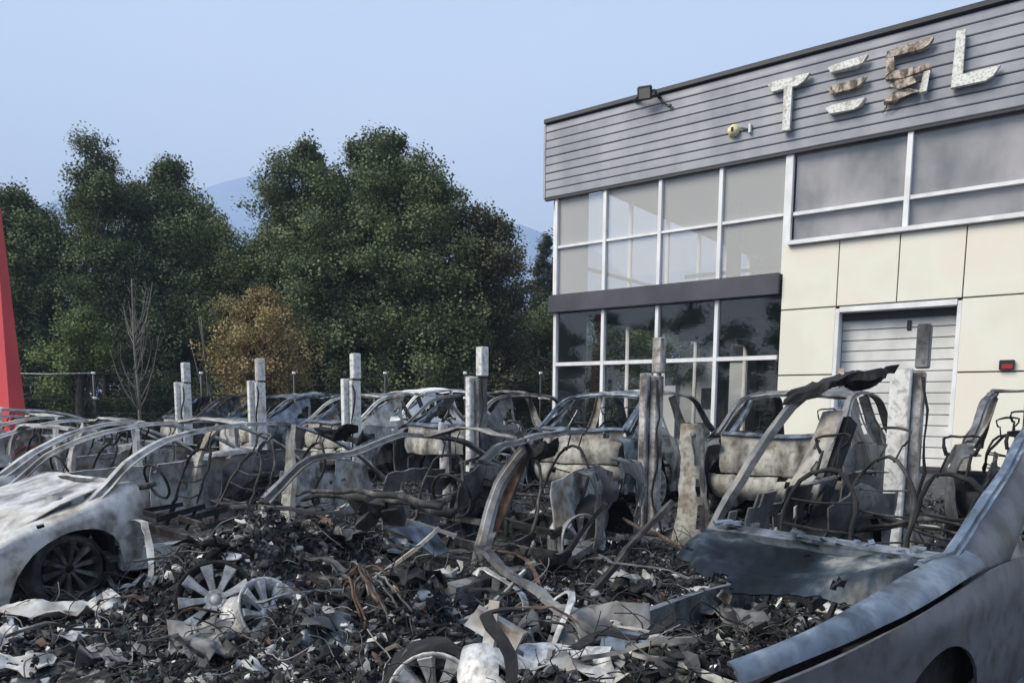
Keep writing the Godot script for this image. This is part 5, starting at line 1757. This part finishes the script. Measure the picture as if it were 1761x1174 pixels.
	tree("scorched_tree", "small tree with yellow-brown scorched leaves behind the posts", -21.1, -15.2, [[0, 4.9, 0, 0.6, 0.9, 0.6], [-0.6, 4.0, 0, 0.9, 1.0, 0.8], [0.7, 3.7, 0, 1.0, 1.0, 0.8], [0.0, 2.7, 0, 1.5, 1.3, 1.1], [-0.8, 2.0, 0, 0.9, 1.1, 0.8]], 1500, Color(0.20, 0.165, 0.06), Color(0.50, 0.37, 0.20), 0.75, -0.05)
	tree("sapling", "yellow-green sapling low at the left", -25.9, -11.6, [[0.2, 4.4, 0, 0.5, 0.8, 0.5], [0.3, 3.4, 0, 0.8, 0.9, 0.7], [-0.5, 2.6, 0, 0.9, 1.0, 0.7], [-0.9, 1.9, 0, 0.7, 0.9, 0.7]], 700, Color(0.09, 0.12, 0.04), Color(0.19, 0.235, 0.08), 0.72, -0.05)
	# bare tree with pale fanned branches
	var bt := thing("bare_tree", Vector3(-23.3, 0.1, -12.2), 0, "leafless pale-branched tree fanning out before dark foliage", "tree", "trees beyond the fence")
	var mb := MB.new()
	mb.tube(smooth_path([Vector3.ZERO, Vector3(0.06, 1.6, 0), Vector3(-0.05, 3.0, 0), Vector3(0.0, 5.2, 0)], 12), 0.07, 6, 0.02)
	put(mb, "trunk", M.bark_pale, bt)
	for i in 26:
		mb = MB.new()
		var y := R.randf_range(0.8, 3.6)
		var a := R.randf() * TAU
		var l := R.randf_range(0.7, 1.9)
		var e := Vector3(cos(a) * l * 0.55, y + l * 1.1, sin(a) * l * 0.4)
		mb.tube(smooth_path([Vector3(0, y, 0), Vector3(e.x * 0.6, lerpf(y, e.y, 0.4), e.z * 0.6), e], 8), 0.028, 5, 0.008)
		for k in 3:
			var f := e * R.randf_range(0.85, 0.97)
			mb.tube([f, f + Vector3(R.randf_range(-0.4, 0.4), R.randf_range(0.2, 0.6), R.randf_range(-0.2, 0.2))], 0.01, 4, 0.004)
		put(mb, "branch", M.bark_pale, bt)
	var bt2 := thing("bare_tree", Vector3(-22.6, 0.1, -14.2), 0, "thin grey bare stems left of the scorched tree", "tree", "trees beyond the fence")
	for i in 4:
		mb = MB.new()
		var e := Vector3(R.randf_range(-0.9, 0.5), R.randf_range(3.2, 4.6), R.randf_range(-0.3, 0.3))
		mb.tube(smooth_path([Vector3(i * 0.2, 0, 0), e * 0.5 + Vector3(0.2, 0, 0), e], 8), 0.045, 5, 0.012)
		put(mb, "stem", M.bark_pale, bt2)
	# conifer beside the corner of the showroom
	var cf := thing("conifer", Vector3(-22.9, 0.1, -35.0), 0, "dark spruce rising beside the showroom's left corner", "tree", "trees beyond the fence")
	mb = MB.new()
	mb.tube([Vector3.ZERO, Vector3(0, 10.0, 0)], 0.2, 7, 0.03)
	put(mb, "trunk", M.bark, cf)
	var lobes := []
	for i in 26:
		var t := i / 25.0
		var rr := lerpf(2.6, 0.25, t)
		for k in 4:
			var a := i * 1.9 + k * TAU / 4
			lobes.append([cos(a) * rr * 0.6, 1.0 + t * 8.9, sin(a) * rr * 0.6, rr * 0.45, 0.3, rr * 0.45])
	crown(cf, lobes, 3200, Color(0.03, 0.042, 0.026), Color(0.065, 0.082, 0.05), 0.95, -0.3, "crown", 3.0, needle, 12)
	tree("broadleaf_tree", "grey-green bush tree between the brown tree and the showroom", -17.6, -27.0, [[0, 4.6, 0, 1.1, 1.3, 1.0], [0.4, 3.0, 0, 1.7, 1.8, 1.3], [1.4, 2.2, 0, 1.2, 1.4, 1.0]], 1700, dk2, Color(0.10, 0.11, 0.06), 0.85, -0.1)
	tree("broadleaf_tree", "green tree seen through the ground-floor glass", -19.0, -38.0, [[0, 4.8, 0, 1.8, 1.6, 1.5], [-1.0, 3.4, 0, 1.7, 1.7, 1.4], [0.6, 2.2, 0, 2.0, 1.5, 1.4]], 1800, dk2, md2, 1.0, -0.1)
	tree("broadleaf_tree", "tall tree beyond the showroom, seen through its glass, left of the white house", -21.5, -44.0, [[0, 6.0, 0, 2.4, 2.4, 2.0], [1.2, 4.0, 0, 2.4, 2.2, 1.8]], 2000, dk1, dk2, 1.2, -0.1)
	# undergrowth along the fence and the dark wood behind
	var hl := []
	for i in 26:
		var t := i / 25.0
		var p := Vector3(-33.0, 0, -7.6).lerp(Vector3(-12.8, 0, -25.6), t)
		hl.append([p.x, 1.0 + 0.35 * sin(i * 1.7), p.z, 0.95, 1.1 + 0.3 * sin(i * 2.3), 0.9])
	var under_g := Node3D.new()
	under_g.name = "undergrowth"
	add_child(under_g)
	under_g.set_meta("kind", "stuff")
	crown(under_g, hl, 8500, Color(0.04, 0.055, 0.025), Color(0.10, 0.12, 0.055), 0.8, -0.3, "foliage", 44.0)
	var wl := []
	for i in 30:
		var t := i / 29.0
		var p := Vector3(-42.0, 0, -13.0).lerp(Vector3(-18.5, 0, -34.0), t)
		wl.append([p.x, 3.2 + 0.7 * sin(i * 1.3), p.z, 1.9, 3.3 + 0.6 * sin(i * 2.1), 1.6])
	var wood := Node3D.new()
	wood.name = "woods"
	add_child(wood)
	wood.set_meta("kind", "stuff")
	crown(wood, wl, 11000, Color(0.035, 0.048, 0.028), Color(0.085, 0.105, 0.055), 1.3, -0.45, "foliage", 45.0)


func reflected_woods() -> void:  # unseen tree row behind the camera, added to darken reflections in the lower panes
	var wl := []
	for i in 22:
		var x := -62.0 + i * 2.6
		wl.append([x, 4.6 + 0.8 * sin(i * 1.3), 31.0 + 2.0 * sin(i * 2.1), 2.4, 5.2 + 1.0 * sin(i * 2.1), 1.8])
	var wood := Node3D.new()
	wood.name = "woods_001"
	add_child(wood)
	wood.set_meta("kind", "stuff")
	crown(wood, wl, 6000, Color(0.03, 0.045, 0.025), Color(0.07, 0.09, 0.045), 2.2, -0.6, "foliage", 47.0)


func _ready() -> void:
	R.seed = 20
	N.seed = 4
	N.frequency = 0.03
	N.fractal_octaves = 3
	light_and_camera()
	make_materials()
	setting()
	showroom()
	trees()
	reflected_woods()
	R.seed = 61
	fence()
	posts()
	cars()
	debris()
